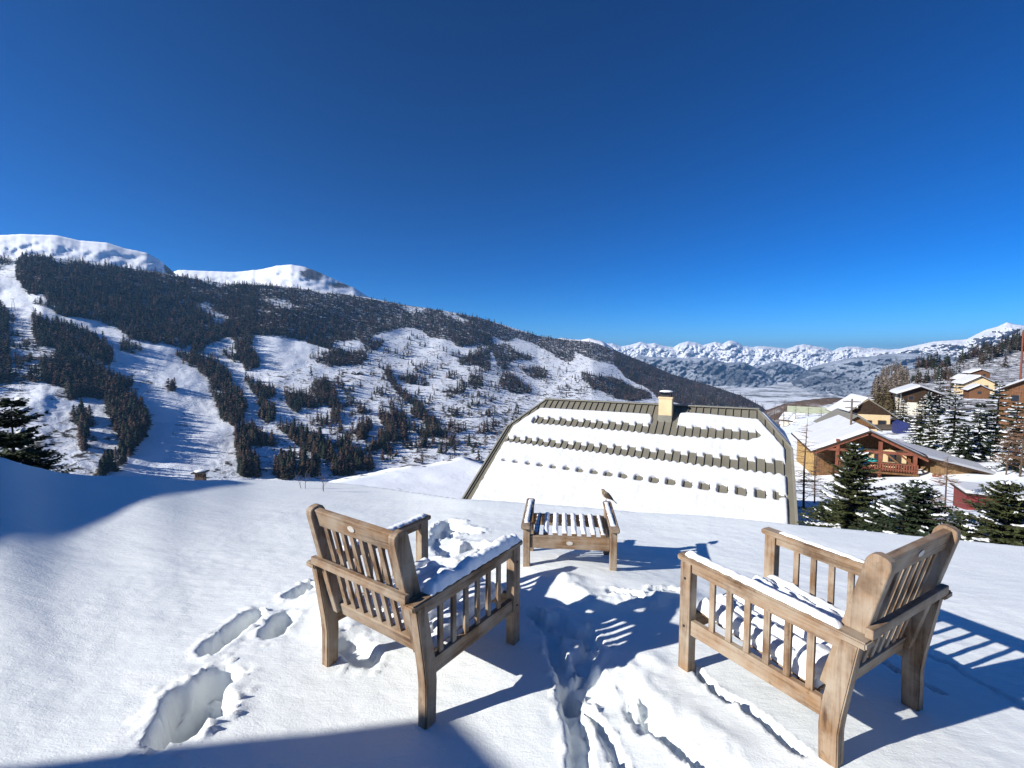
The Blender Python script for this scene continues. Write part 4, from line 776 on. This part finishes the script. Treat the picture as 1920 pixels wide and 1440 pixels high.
# --- big chalet with loggia and long low wing
pk = at_depth(1632, 808, 44.0)
b1 = empty('chalet', (pk[0], pk[1], pk[2]), GA, 'wide timber chalet with deep balcony under its gable and a long low wing', 'house')
e_, sl1 = 4.75, .50
bm = bmesh.new(); prism(bm, [(-e_, -e_*sl1-.16), (0, -.16), (e_, -e_*sl1-.16), (e_, -e_*sl1), (0, 0), (-e_, -e_*sl1)], 'y', 0, 13.0); rf = from_bm('roof', bm, M['darkwood'], b1)
for s in (1, -1):
    A, B = np.meshgrid(np.linspace(0, 1, 16), np.linspace(0, 1, 40), indexing='ij'); x = s*(.02+(e_-.06)*A); y = .12+12.8*B
    ed = np.clip(np.minimum((1-A)*8, np.minimum(B, 1-B)*20), 0, 1)**.5; z = .01-np.abs(x)*sl1+(.22 if s < 0 else .14)*ed*(1+.15*fbm(x*.5, y*.5, 3, 70.0)); fc_ = grid_faces(16, 40)
    from_np('roof_snow', np.stack([x, y, z], -1).reshape(-1, 3), fc_ if s > 0 else fc_[:, ::-1], M['rsnow'], rf, True)
zw = -6.2
bm = bmesh.new(); prism(bm, [(-4.0, zw), (4.0, zw), (4.0, -2.15), (0, -.2), (-4.0, -2.15)], 'y', 2.6, 12.6); from_bm('wall', bm, M['brown'], b1); boxo('side_wall', (-4.06, 7.6, -4.1), (.1, 10.1, 3.7), m_planks('yellow plank wall', (.42, .27, .10), 'Y', 12), b1)
wc = boxo('plaster_wall', (1.6, 2.50, -2.95), (4.0, .12, 1.75), M['cream'], b1)
for x, ww in ((1.35, .55), (2.45, .5)): f = boxo('window', (x, 2.42, -2.75), (ww+.14, .05, 1.0), M['brown'], wc); boxo('pane', (x, 2.385, -2.75), (ww, .03, .86), M['glass'], f)
boxo('door', (.15, 2.42, -3.05), (.75, .05, 1.5), M['darkwood'], wc)
bal = boxo('balcony', (.6, 1.2, -3.92), (6.4, 2.5, .16), M['brown'], b1)
bm = bmesh.new()
for z in (-3.55, -3.02): beam(bm, (-2.55, .04, z), (3.75, .04, z), .08, .10)
x = -2.5
while x < 3.75: box(bm, (x, .04, -3.36), (.11, .05, .72)); x += .20
from_bm('railing', bm, M['redwood'], bal)
boxo('under_floor', (.6, 1.6, -5.1), (6.0, 1.6, 2.15), M['darkwood'], b1)
for x in (3.55, -2.5, .9): beamo('post', (x, .22, zw), (x, .22, -1.95 if abs(x) > 3 else -1.0), .26, .26, M['redwood'], b1)
beamo('tie_beam', (-3.9, .22, -2.02), (3.9, .22, -2.02), .2, .24, M['redwood'], b1); 
for s in (1, -1): beamo('rafter', (s*.15, .16, -.34), (s*4.5, .16, -.34-4.35*sl1), .16, .2, M['redwood'], b1)
beamo('brace', (1.4, .22, -2.15), (3.45, .22, -4.0), .12, .14, M['brown'], b1); beamo('brace', (3.4, .22, -3.0), (2.4, .22, -2.1), .12, .14, M['redwood'], b1)
# long wing to the right
wg = [(4.25, -2.06), (11.2, -3.72)]
bm = bmesh.new(); prism(bm, [(4.2, -2.24), (11.3, -3.92), (11.3, -3.76), (4.2, -2.08)], 'y', -.55, 11.0); rf2 = from_bm('wing_roof', bm, M['darkwood'], b1)
A, B = np.meshgrid(np.linspace(0, 1, 24), np.linspace(0, 1, 30), indexing='ij'); x = 4.3+6.9*A; y = -.45+11.3*B; ed = np.clip(np.minimum((1-A)*12, np.minimum(B, 1-B)*16), 0, 1)**.5
z = -2.09-(x-4.2)*.2366+.03+.16*ed*(1+.2*fbm(x*.5, y*.5, 3, 71.0)); from_np('roof_snow', np.stack([x, y, z], -1).reshape(-1, 3), grid_faces(24, 30), M['rsnow'], rf2, True)
bm = bmesh.new(); prism(bm, [(5.2, -6.4), (11.0, -6.4), (11.0, -3.87), (5.2, -2.50)], 'y', .45, 10.6); from_bm('wing_wall', bm, M['oldplank'], b1)
f = boxo('window', (8.55, .40, -4.05), (.62, .06, .92), M['white'], b1); 
for dx in (-.14, .14):
    for dz in (-.2, .2): boxo('pane', (8.55+dx, .36, -4.05+dz), (.22, .03, .34), M['glass'], f)
pc = empty('covered_bench', (0, 0, 0), 0, 'rounded object under a turquoise cover on the chalet balcony', 'cover'); tl = Vector((.1, .75, -3.0)); pc.location = Matrix.Translation((pk[0], pk[1], pk[2])) @ Matrix.Rotation(GA, 4, 'Z') @ tl; pc.rotation_euler = (0, 0, GA)
blob('cover', (0, 0, 0), (.78, .4, .34), 33.0, pc, M['teal'])
for i, (dx, dy, dz, an) in enumerate(((5.0, -.35, -4.4, 18), (5.45, -.30, -4.42, 24))):
    o = empty('leaning_board', Matrix.Translation((pk[0], pk[1], pk[2])) @ Matrix.Rotation(GA, 4, 'Z') @ Vector((dx, dy, dz)), GA, ['red brown board leaning under the chalet wing, beside the balcony post', 'red brown board leaning under the chalet wing, next to a second board'][i], 'board'); boxo('plank', (0, 0, .1), (.30, .06, 1.5), M['redwood'], o, Matrix.Rotation(R(-an), 4, 'Y'), .01)
# --- cream house behind, with jerkin-head gable, and its annexe
house('tall cream house with brown timber gable and clipped grey roof end', 1626, 813, 103, R(-22), 6.4, 10, 3.6, 6.1, M['cream'], M['trim'], .9, .2, wins=((-1.9, 2.1, .5, .5), (.2, 2.05, .5, .55), (2.0, 1.85, 1.0, 1.1), (1.9, .5, .5, .5)), wall2=M['darkwood'], floor=3.45, snow_sides=(-1,), hip=1.2)
house('low cream annexe with grey gable, wedged before the tall cream house', 1604, 822, 82, R(-18), 5.0, 8, 1.5, 3.2, M['cream'], M['trim'], .5, .2, wins=((.9, 1.1, .6, .45),), wall2=M['brown'], floor=1.8, snow_sides=(1,))
house('pale green roofed house low behind the annexe', 1552, 796, 135, R(58), 5, 8, 2.0, 3.9, M['pale'], M['greenroof'], .5, .1, snow_sides=(), wins=((0, 1.2, .9, .9),))
house('white walled hut with snow roof left of the annexe', 1512, 800, 130, R(35), 3.8, 5, 1.4, 2.7, M['pale'], M['darkwood'], .4, .25, wins=((-.7, .8, .6, .6),))
house('small barn with snowy roof at the edge of the village', 1478, 806, 135, R(-30), 3.4, 5, 1.3, 2.4, M['brown'], M['darkwood'], .4, .25, wins=((0, .8, .5, .5),))
house('dark brown chalet with broad flat snowy roof among the spruces', 1722, 770, 128, R(-30), 5.6, 7, 3.7, 4.9, M['pale'], M['darkwood'], 1.1, .35, wins=((-1.3, 2.6, .8, .8), (1.3, 2.6, .7, .8)), wall2=M['darkwood'], floor=1.7)
house('orange timber chalet at the right edge behind the spruces', 1926, 798, 88, R(-52), 5.2, 9, 4.4, 5.9, M['orange'], M['darkwood'], .6, .25, wins=((-1.2, 3.4, .7, .8), (.9, 3.4, .7, .8), (-1.2, 1.2, .7, .8)))
house('cream gabled cottage on the far snowy field', 1836, 737, 215, R(-24), 7.4, 8, 3.2, 5.4, M['cream'], M['darkwood'], .8, .4, wins=((-1.6, 2.0, .9, 1), (1.6, 2.0, .9, 1)))
house('tiny orange brown hut below the cream cottage', 1836, 742, 190, R(-30), 4.4, 5, 1.7, 3.0, M['orange'], M['darkwood'], .6, .3, wins=((0, .9, .8, .7),))
house('brown chalet high on the slope under the pine belt', 1838, 707, 350, R(-20), 8, 7, 2.2, 3.9, M['orange'], M['darkwood'], .8, .5, wins=((-1.6, 1.2, 1, 1), (1.6, 1.2, 1, 1)))
house('dark barn left of the cream cottage', 1811, 720, 260, R(-20), 4.2, 6, 2.0, 3.4, M['darkwood'], M['darkwood'], .5, .4, wins=((0, 1.0, .8, .8),))
# huts on the opposite flank
def far_hut(px, py, s, label, rz=.2, m=None):
    p = sground(px, py); t = empty('hut', p, rz, label, 'hut'); bm = bmesh.new(); prism(bm, [(-s*.5, -2), (s*.5, -2), (s*.5, s*.3), (0, s*.55), (-s*.5, s*.3)], 'y', 0, s*.9); from_bm('wall', bm, m or M['darkwood'], t)
    bm = bmesh.new(); prism(bm, [(-s*.62, s*.24), (0, s*.55), (s*.62, s*.24), (s*.62, s*.30), (0, s*.64), (-s*.62, s*.30)], 'y', -s*.1, s); from_bm('roof', bm, M['rsnow'], t)
far_hut(674, 703, 13, 'dark hut with snow roof alone on the opposite snowfield', .1)
far_hut(661, 702, 9, 'smaller dark hut left of the lone hut on the opposite snowfield', -.2)
for i, (a, b) in enumerate(((1069, 707), (1078, 711), (1062, 712), (1086, 715))): 
    far_hut(a, b, 10, ['pale hamlet house nearest the ridge', 'pale hamlet house in the middle of the cluster below the ridge', 'pale hamlet house lowest at the left of the cluster', 'pale hamlet house at the right end of the cluster below the ridge'][i], .3*i, M['pale'])
# red shed with flat snowy roof
rs = at_dist(1850, 957, 38.5); gz = rs[2]
t = empty('shed', rs, GA-.1, 'low red shed under a flat snow slab, in front of the long chalet wing', 'shed')
boxo('wall', (1.35, 1.2, -.1), (4.4, 2.4, 1.8), M['red'], t); rf = boxo('roof', (1.35, 1.2, .85), (4.7, 2.7, .1), M['darkwood'], t); boxo('roof_snow', (1.35, 1.2, 1.0), (4.7, 2.7, .2), M['rsnow'], rf, None, .09)
# navy tarpaulin shelter behind the cream house
tp = at_dist(1694, 808, 96); t = empty('shelter', tp, R(-25), 'dark navy tarpaulin shelter beside the tall cream house', 'shelter'); bm = bmesh.new(); prism(bm, [(-.85, -1), (.85, -1), (.85, .9), (.4, 1.35), (-.3, 1.5), (-.85, 1.0)], 'y', 0, 2.4); from_bm('cover', bm, M['navy'], t)
# power pole, mast, lift pylons
def pole(name, label, p, h, cat, arms=((.9, 1.2),), r=.11, mat=None, group=None):
    t = empty(name, p, R(-30), label, cat, group); bm = bmesh.new(); tube(bm, [(0, 0, -1), (0, 0, h*.5), (0, 0, h)], [r, r*.85, r*.7], 8); from_bm('shaft', bm, mat or M['pole'], t)
    for f, L in arms: boxo('crossarm', (0, 0, h*f), (L, .1, .1), mat or M['pole'], t); boxo('insulator', (L*.42, 0, h*f+.12), (.08, .08, .16), M['white'], t); boxo('insulator', (-L*.42, 0, h*f+.12), (.08, .08, .16), M['white'], t)
pole('utility_pole', 'wooden utility pole with crossarms behind the big timber chalet', at_dist(1594, 830, 60), 4.6, 'pole', ((.94, 1.5), (.80, 1.1)))
pole('mast', 'tall dark mast on the snowy rise at the right edge', at_dist(1913, 712, 240), 17, 'mast', ((.9, 1.2),), .3, M['redwood'])
def pylon(px, py, h, label, grp):
    p = sground(px, py); t = empty('lift_pylon', p, .3, label, 'pylon', grp); bm = bmesh.new()
    for s in (-1, 1): tube(bm, [(s*h*.14, 0, -2), (s*h*.03, 0, h)], [h*.02, h*.013], 5)
    for f in (.25, .5, .75): beam(bm, (-h*.14*(1-f*.8), 0, h*f), (h*.14*(1-f*.8), 0, h*f), h*.015, h*.015)
    from_bm('tower', bm, M['steel'], t); boxo('crossarm', (0, 0, h), (h*.3, h*.03, h*.03), M['steel'], t)
pylon(416, 893, 13, 'steel lattice pylon standing at the foot of the ski run near the chimney', None)
for i, (a, b, h) in enumerate(((25, 583, 22), (40, 616, 18), (33, 655, 15), (39, 735, 12))): pylon(a, b, h, 'slim lift pylon in the line up the slope at the left edge', 'lift pylons at the left edge')

# ------------------------------------------------------------------ near conifers
def conifer(name, label, p, h, rad, seed, mats, snow_amt=.5, droop=.35, whorls=16, per=9, group=None, tuft=.22, gapf=.1, base=.06, upturn=.25, snow_size=1.0, cat='tree'):
    r = np.random.default_rng(seed); t = empty(name, p, float(r.uniform(0, 6.28)), label, cat, group)
    bm = bmesh.new(); tube(bm, [(0, 0, -1.2), (.01*h*.1, 0, h*.45), (0, 0, h*.97)], [h*.018+.02, h*.011+.012, .008], 7); from_bm('trunk', bm, M['trunk'], t)
    V = []; Fc = []; SV = []; SF = []; bb = bmesh.new()
    for k in range(whorls):
        f = (k+.5+r.uniform(-.3, .3))/whorls; z = h*(base+(1-base)*f**.92)
        for j in range(per):
            if r.random() < gapf: continue
            a = 2*math.pi*(j+r.uniform(-.4, .4))/per+k*1.1; L = rad*(1-f)**.82*r.uniform(.45, 1.28)+.05*rad
            dr = droop*(1-f)-upturn*f; n = max(3, int(L/(tuft*.30))); dirv = np.array([math.cos(a), math.sin(a), 0]); side = np.array([-math.sin(a), math.cos(a), 0])
            pts = []
            for i in range(n+1):
                s = i/n; q = dirv*L*s+np.array([0, 0, z-L*dr*s+L*.30*droop*s*s+r.normal()*.012*L]); pts.append(q)
            if L > .25*rad: tube(bb, [Vector(pts[0]), Vector(pts[n//2]), Vector(pts[-1])], [.010+.006*L, .007, .003], 4, False)
            for i in range(1, n+1):
                s = i/n; wl = tuft*(1.15-.55*s)*r.uniform(.75, 1.3)
                for sg in (-1, 1, 0, -1.4, 1.4):
                    d = (dirv*(.65 if sg else 1)+side*sg*r.uniform(.6, 1.0)+np.array([0, 0, r.uniform(-.38, .28)])); d /= np.linalg.norm(d)
                    upn = np.array([r.normal()*.35, r.normal()*.35, 1]); wdir = np.cross(d, upn); wdir /= np.linalg.norm(wdir)
                    o = pts[i]; b = len(V); ww = wl*.24
                    V += [o, o+d*wl*.35+wdir*ww+np.array([0, 0, r.normal()*.02]), o+d*wl*.62+wdir*ww*.30, o+d*wl, o+d*wl*.66-wdir*ww*.9, o+d*wl*.30-wdir*ww*.45]
                    Fc += [(b, b+1, b+2), (b, b+2, b+3), (b, b+3, b+4), (b, b+4, b+5)]
            if r.random() < snow_amt*1.15*(1.15-.4*f):
                i_0 = int(n*r.uniform(.15, .6)); i_1 = n if r.random() < .75 else max(i_0+2, n-1); b = len(SV); wd = snow_size*tuft*r.uniform(.22, .5); seg = list(range(i_0, i_1+1))
                for q, ii in enumerate(seg):
                    e = math.sin(math.pi*(q+.35)/(len(seg)-.3)) if len(seg) > 1 else 1; e = max(e, .12)*r.uniform(.6, 1.3); c = pts[ii]+np.array([0, 0, .035*snow_size])
                    SV += [c-side*wd*e*r.uniform(.6, 1.3)-np.array([0, 0, .04*snow_size]), c+np.array([0, 0, wd*.34*e]), c+side*wd*e*r.uniform(.6, 1.3)-np.array([0, 0, .04*snow_size])]
                for q in range(len(seg)-1):
                    k0 = b+3*q; SF += [(k0, k0+3, k0+4), (k0, k0+4, k0+1), (k0+1, k0+4, k0+5), (k0+1, k0+5, k0+2)]
    nn_ = len(Fc); bmesh.ops.triangulate(bb, faces=bb.faces[:]); bb.verts.index_update(); o_ = len(V)
    V += [np.array(v.co) for v in bb.verts]; Fc += [tuple(o_+v.index for v in f.verts) for f in bb.faces]; bb.free()
    cr_ = from_np('crown', np.array(V), np.array(Fc), [mats, M['trunk']], t); mi = np.zeros(len(Fc), np.int32); mi[nn_:] = 1; cr_.data.polygons.foreach_set('material_index', mi)
    if SV: from_np('snow_clumps', np.array(SV), np.array(SF), M['treesnow'], t, True)
    return t
def vz(px, py, D): return at_dist(px, py, D)
conifer('pine_tree', 'bushy olive tipped pine before the big chalet balcony, right of the banded roof', vz(1592, 1062, 22), 4.75, 1.85, 1, M['needle2'], .30, .25, 23, 11, None, .24, .12, .04, .5)
conifer('pine_tree', 'squat dark snow flecked pine below the chalet wing, left of the right armchair back', vz(1712, 1075, 20), 3.05, 1.6, 2, M['needle'], .25, .2, 17, 11, None, .22, .1, .04, .45)
conifer('pine_tree', 'dark pine behind the tall chair back at the right edge', vz(1878, 1085, 18.5), 2.7, 1.55, 3, M['needle2'], .3, .2, 16, 11, None, .21, .1, .04, .45)
conifer('pine_tree', 'small dark pine filling the gap between the two bushy pines', vz(1650, 1070, 21), 2.5, 1.4, 4, M['needle'], .35, .2, 15, 11, None, .22, .1, .04, .4)
conifer('pine_tree', 'low dark pine crouching beside the roof edge', vz(1545, 1060, 23.5), 2.7, 1.4, 5, M['needle'], .3, .2, 15, 11, None, .22, .1, .04, .4)
conifer('pine_tree', 'snow laden young pine at the far right before the red shed', vz(1935, 1075, 19.5), 2.2, 1.2, 6, M['needle'], .4, .2, 11, 10, None, .22, .1, .04, .4)
conifer('pine_tree', 'low pine added to darken the shadow at the foot of the olive tipped pine', vz(1610, 1090, 18.6), 1.7, 1.25, 17, M['needle'], .2, .2, 12, 11, None, .22, .1, .04, .4)  # extra pine, its dark needles fill the shadow under the trees
conifer('pine_tree', 'low pine added to darken the shadow at the foot of the squat dark pine', vz(1735, 1100, 17.6), 1.5, 1.2, 18, M['needle'], .2, .2, 11, 11, None, .22, .1, .04, .4)  # also added, stands in for the black shadow below the squat pine
conifer('pine_tree', 'young pine low behind the chair back, left of the dark pine', vz(1800, 1075, 20), 1.9, 1.2, 16, M['needle'], .35, .2, 10, 9, None, .22, .1, .04, .4)
conifer('pine_tree', 'dark pine behind the snow bank at the left edge, with one bare upright top', vz(33, 985, 26), 4.9, 2.0, 7, M['needle'], .10, .35, 18, 10, None, .34, .12, .05, .6)
conifer('pine_tree', 'slanting low pine boughs right of the left edge pine', vz(78, 985, 25), 3.0, 1.4, 8, M['needle'], .12, .35, 9, 8, None, .28, .1, .05, .4)
SPR = [(1725, 838, 77, 6.1, 1.9, 'spruce left of the row, nearest the tall cream house'), (1786, 850, 71, 7.9, 2.2, 'tallest snowy spruce in the middle of the row'), (1833, 862, 68, 5.9, 1.9, 'grey frosted spruce between two taller ones'), (1866, 856, 70, 8.0, 2.3, 'broad dark spruce before the orange chalet'), (1900, 880, 60, 6.0, 1.9, 'brownish spruce at the right end of the row'), (1760, 778, 130, 8.2, 2.6, 'dark spruce standing high behind the row, beside the flat roofed brown chalet'), (1750, 845, 74, 4.4, 1.7, 'short snowy spruce tucked before the first gap of the row'), (1806, 866, 66, 3.8, 1.6, 'short spruce with white boughs below the tallest one'), (1692, 800, 108, 5.0, 1.6, 'slim spruce beside the navy shelter'), (1885, 800, 100, 5.5, 1.8, 'spruce in the gap left of the orange chalet'), (1742, 778, 128, 5.2, 1.9, 'young spruce right before the flat roofed brown chalet')]
for i, (px, py, D, h, rr, lb) in enumerate(SPR):
    conifer('spruce_tree', 'green '+lb if 'grey' not in lb and 'brown' not in lb[:8] and 'dark' not in lb[:12] else lb, vz(px, py, D), h, rr, 40+i, M['needle'] if i % 3 else M['needle2'], .55, .55, 17, 8, 'spruces by the village', .36, .08, .05, .1, 1.25)
# bare larches
def bare_tree(label, p, h, seed, spread=.28, name='larch_tree', n=80, mat=None):
    r = np.random.default_rng(seed); t = empty(name, p, float(r.uniform(0, 6)), label, 'tree', 'bare larches below the terrace'); bm = bmesh.new(); tube(bm, [(0, 0, -1), (.02*h, .01*h, h*.5), (0, 0, h)], [h*.012+.012, h*.008+.008, .006], 6); from_bm('trunk', bm, M['trunk'], t); bm = bmesh.new()
    for k in range(n):
        f = r.uniform(.12, .97); z = h*f; a = r.uniform(0, 6.28); L = h*spread*(1-f)**.7*r.uniform(.6, 1.1)+.15; d = Vector((math.cos(a), math.sin(a), r.uniform(-.15, .2)))
        q = Vector((.02*h*min(f, 1-f)*2, .01*h*min(f, 1-f)*2, z)); e1 = q+d*L*.55; e2 = e1+(d+Vector((0, 0, -.12+r.uniform(0, .35))))*L*.45; tube(bm, [q, e1, e2], [.008+h*.0018, .011, .007], 4, False)
        for s in (.35, .55, .75, .9):
            for sg in (-1, 1):
                o = q.lerp(e2, s); dd = Vector((-d.y*sg, d.x*sg, r.uniform(-.3, .3)))+d*.7; tube(bm, [o, o+dd.normalized()*L*.24*(1.2-s)], [.008, .005], 3, False)
    from_bm('crown', bm, mat or M['larch'], t)
bare_tree('thin bare larch sapling close by the right edge of the banded roof', vz(1507, 968, 38), 6.9, 1)
bare_tree('bare grey sapling standing in the snow left of the olive tipped pine', vz(1528, 945, 42), 4.0, 2, mat=M['twig'])
bare_tree('bare larch standing before the red shed', vz(1771, 975, 35), 3.6, 3)
bare_tree('bare brown larch at the right edge before the spruce row', vz(1912, 890, 57), 5.6, 4, .34, n=90)
bare_tree('bare brown larch lower right of the spruce row, above the chalet wing', vz(1886, 885, 58), 4.4, 5, .36, n=90)
bare_tree('bare reddish larch between the spruces and the flat roofed brown chalet', vz(1780, 770, 135), 8, 6, .3, n=70)
for i, (a, b, D, h) in enumerate(((1452, 800, 130, 6), (1470, 802, 128, 7), (1491, 806, 120, 6), (1515, 800, 125, 5.5), (1538, 806, 115, 5))):
    bare_tree(['bare tree rising just right of the banded roof corner', 'tallest of the bare trees between the banded roof and the snow roofed hut', 'bare tree beside the small snowy barn', 'bare tree before the white walled hut', 'bare tree left of the pale green roof'][i], vz(a, b, D), h, 60+i, .3, n=60, mat=M['twig'])
bare_tree('frosted sapling at the foot of the red shed', vz(1745, 985, 33), 2.2, 7, .4, mat=M['twig'])
# ------------------------------------------------------------------ unseen viewpoint house and added barn, eaves set to shade the snow
def off_house(label, cx, cy, rz, w, d, z_eave, name='farmhouse'):
    t = empty(name, (cx, cy, -1.45), rz, label, 'house'); he = z_eave+1.45
    boxo('wall', (0, 0, he/2-.6), (w-1.0, d-1.0, he+.9), M['stone'], t)
    bm = bmesh.new(); prism(bm, [(-d/2, he), (0, he+.8), (d/2, he), (d/2, he+.12), (0, he+.95), (-d/2, he+.12)], 'x', -w/2, w/2); rf = from_bm('roof', bm, M['darkwood'], t)
    bm = bmesh.new(); prism(bm, [(-d/2+.1, he+.121), (0, he+.951), (d/2-.1, he+.121), (d/2-.15, he+.2), (0, he+1.1), (-d/2+.15, he+.2)], 'x', -w/2+.1, w/2-.1); from_bm('roof_snow', bm, M['rsnow'], rf)
C1 = Vector((-4.90, -.23)); r1 = R(10); q = C1-Vector((4.5*math.cos(r1)-3*math.sin(r1), 4.5*math.sin(r1)+3*math.cos(r1)))
off_house('stone house whose eave shades the bottom edge of the snow', q.x, q.y, r1, 9, 6, .93)
off_house('unseen stone barn added to cast shade on the snow bank at left', -11.05, .85, R(109), 4.5, 6, 1.02, 'barn')  # added out of view, eave height tuned to cast the left shade
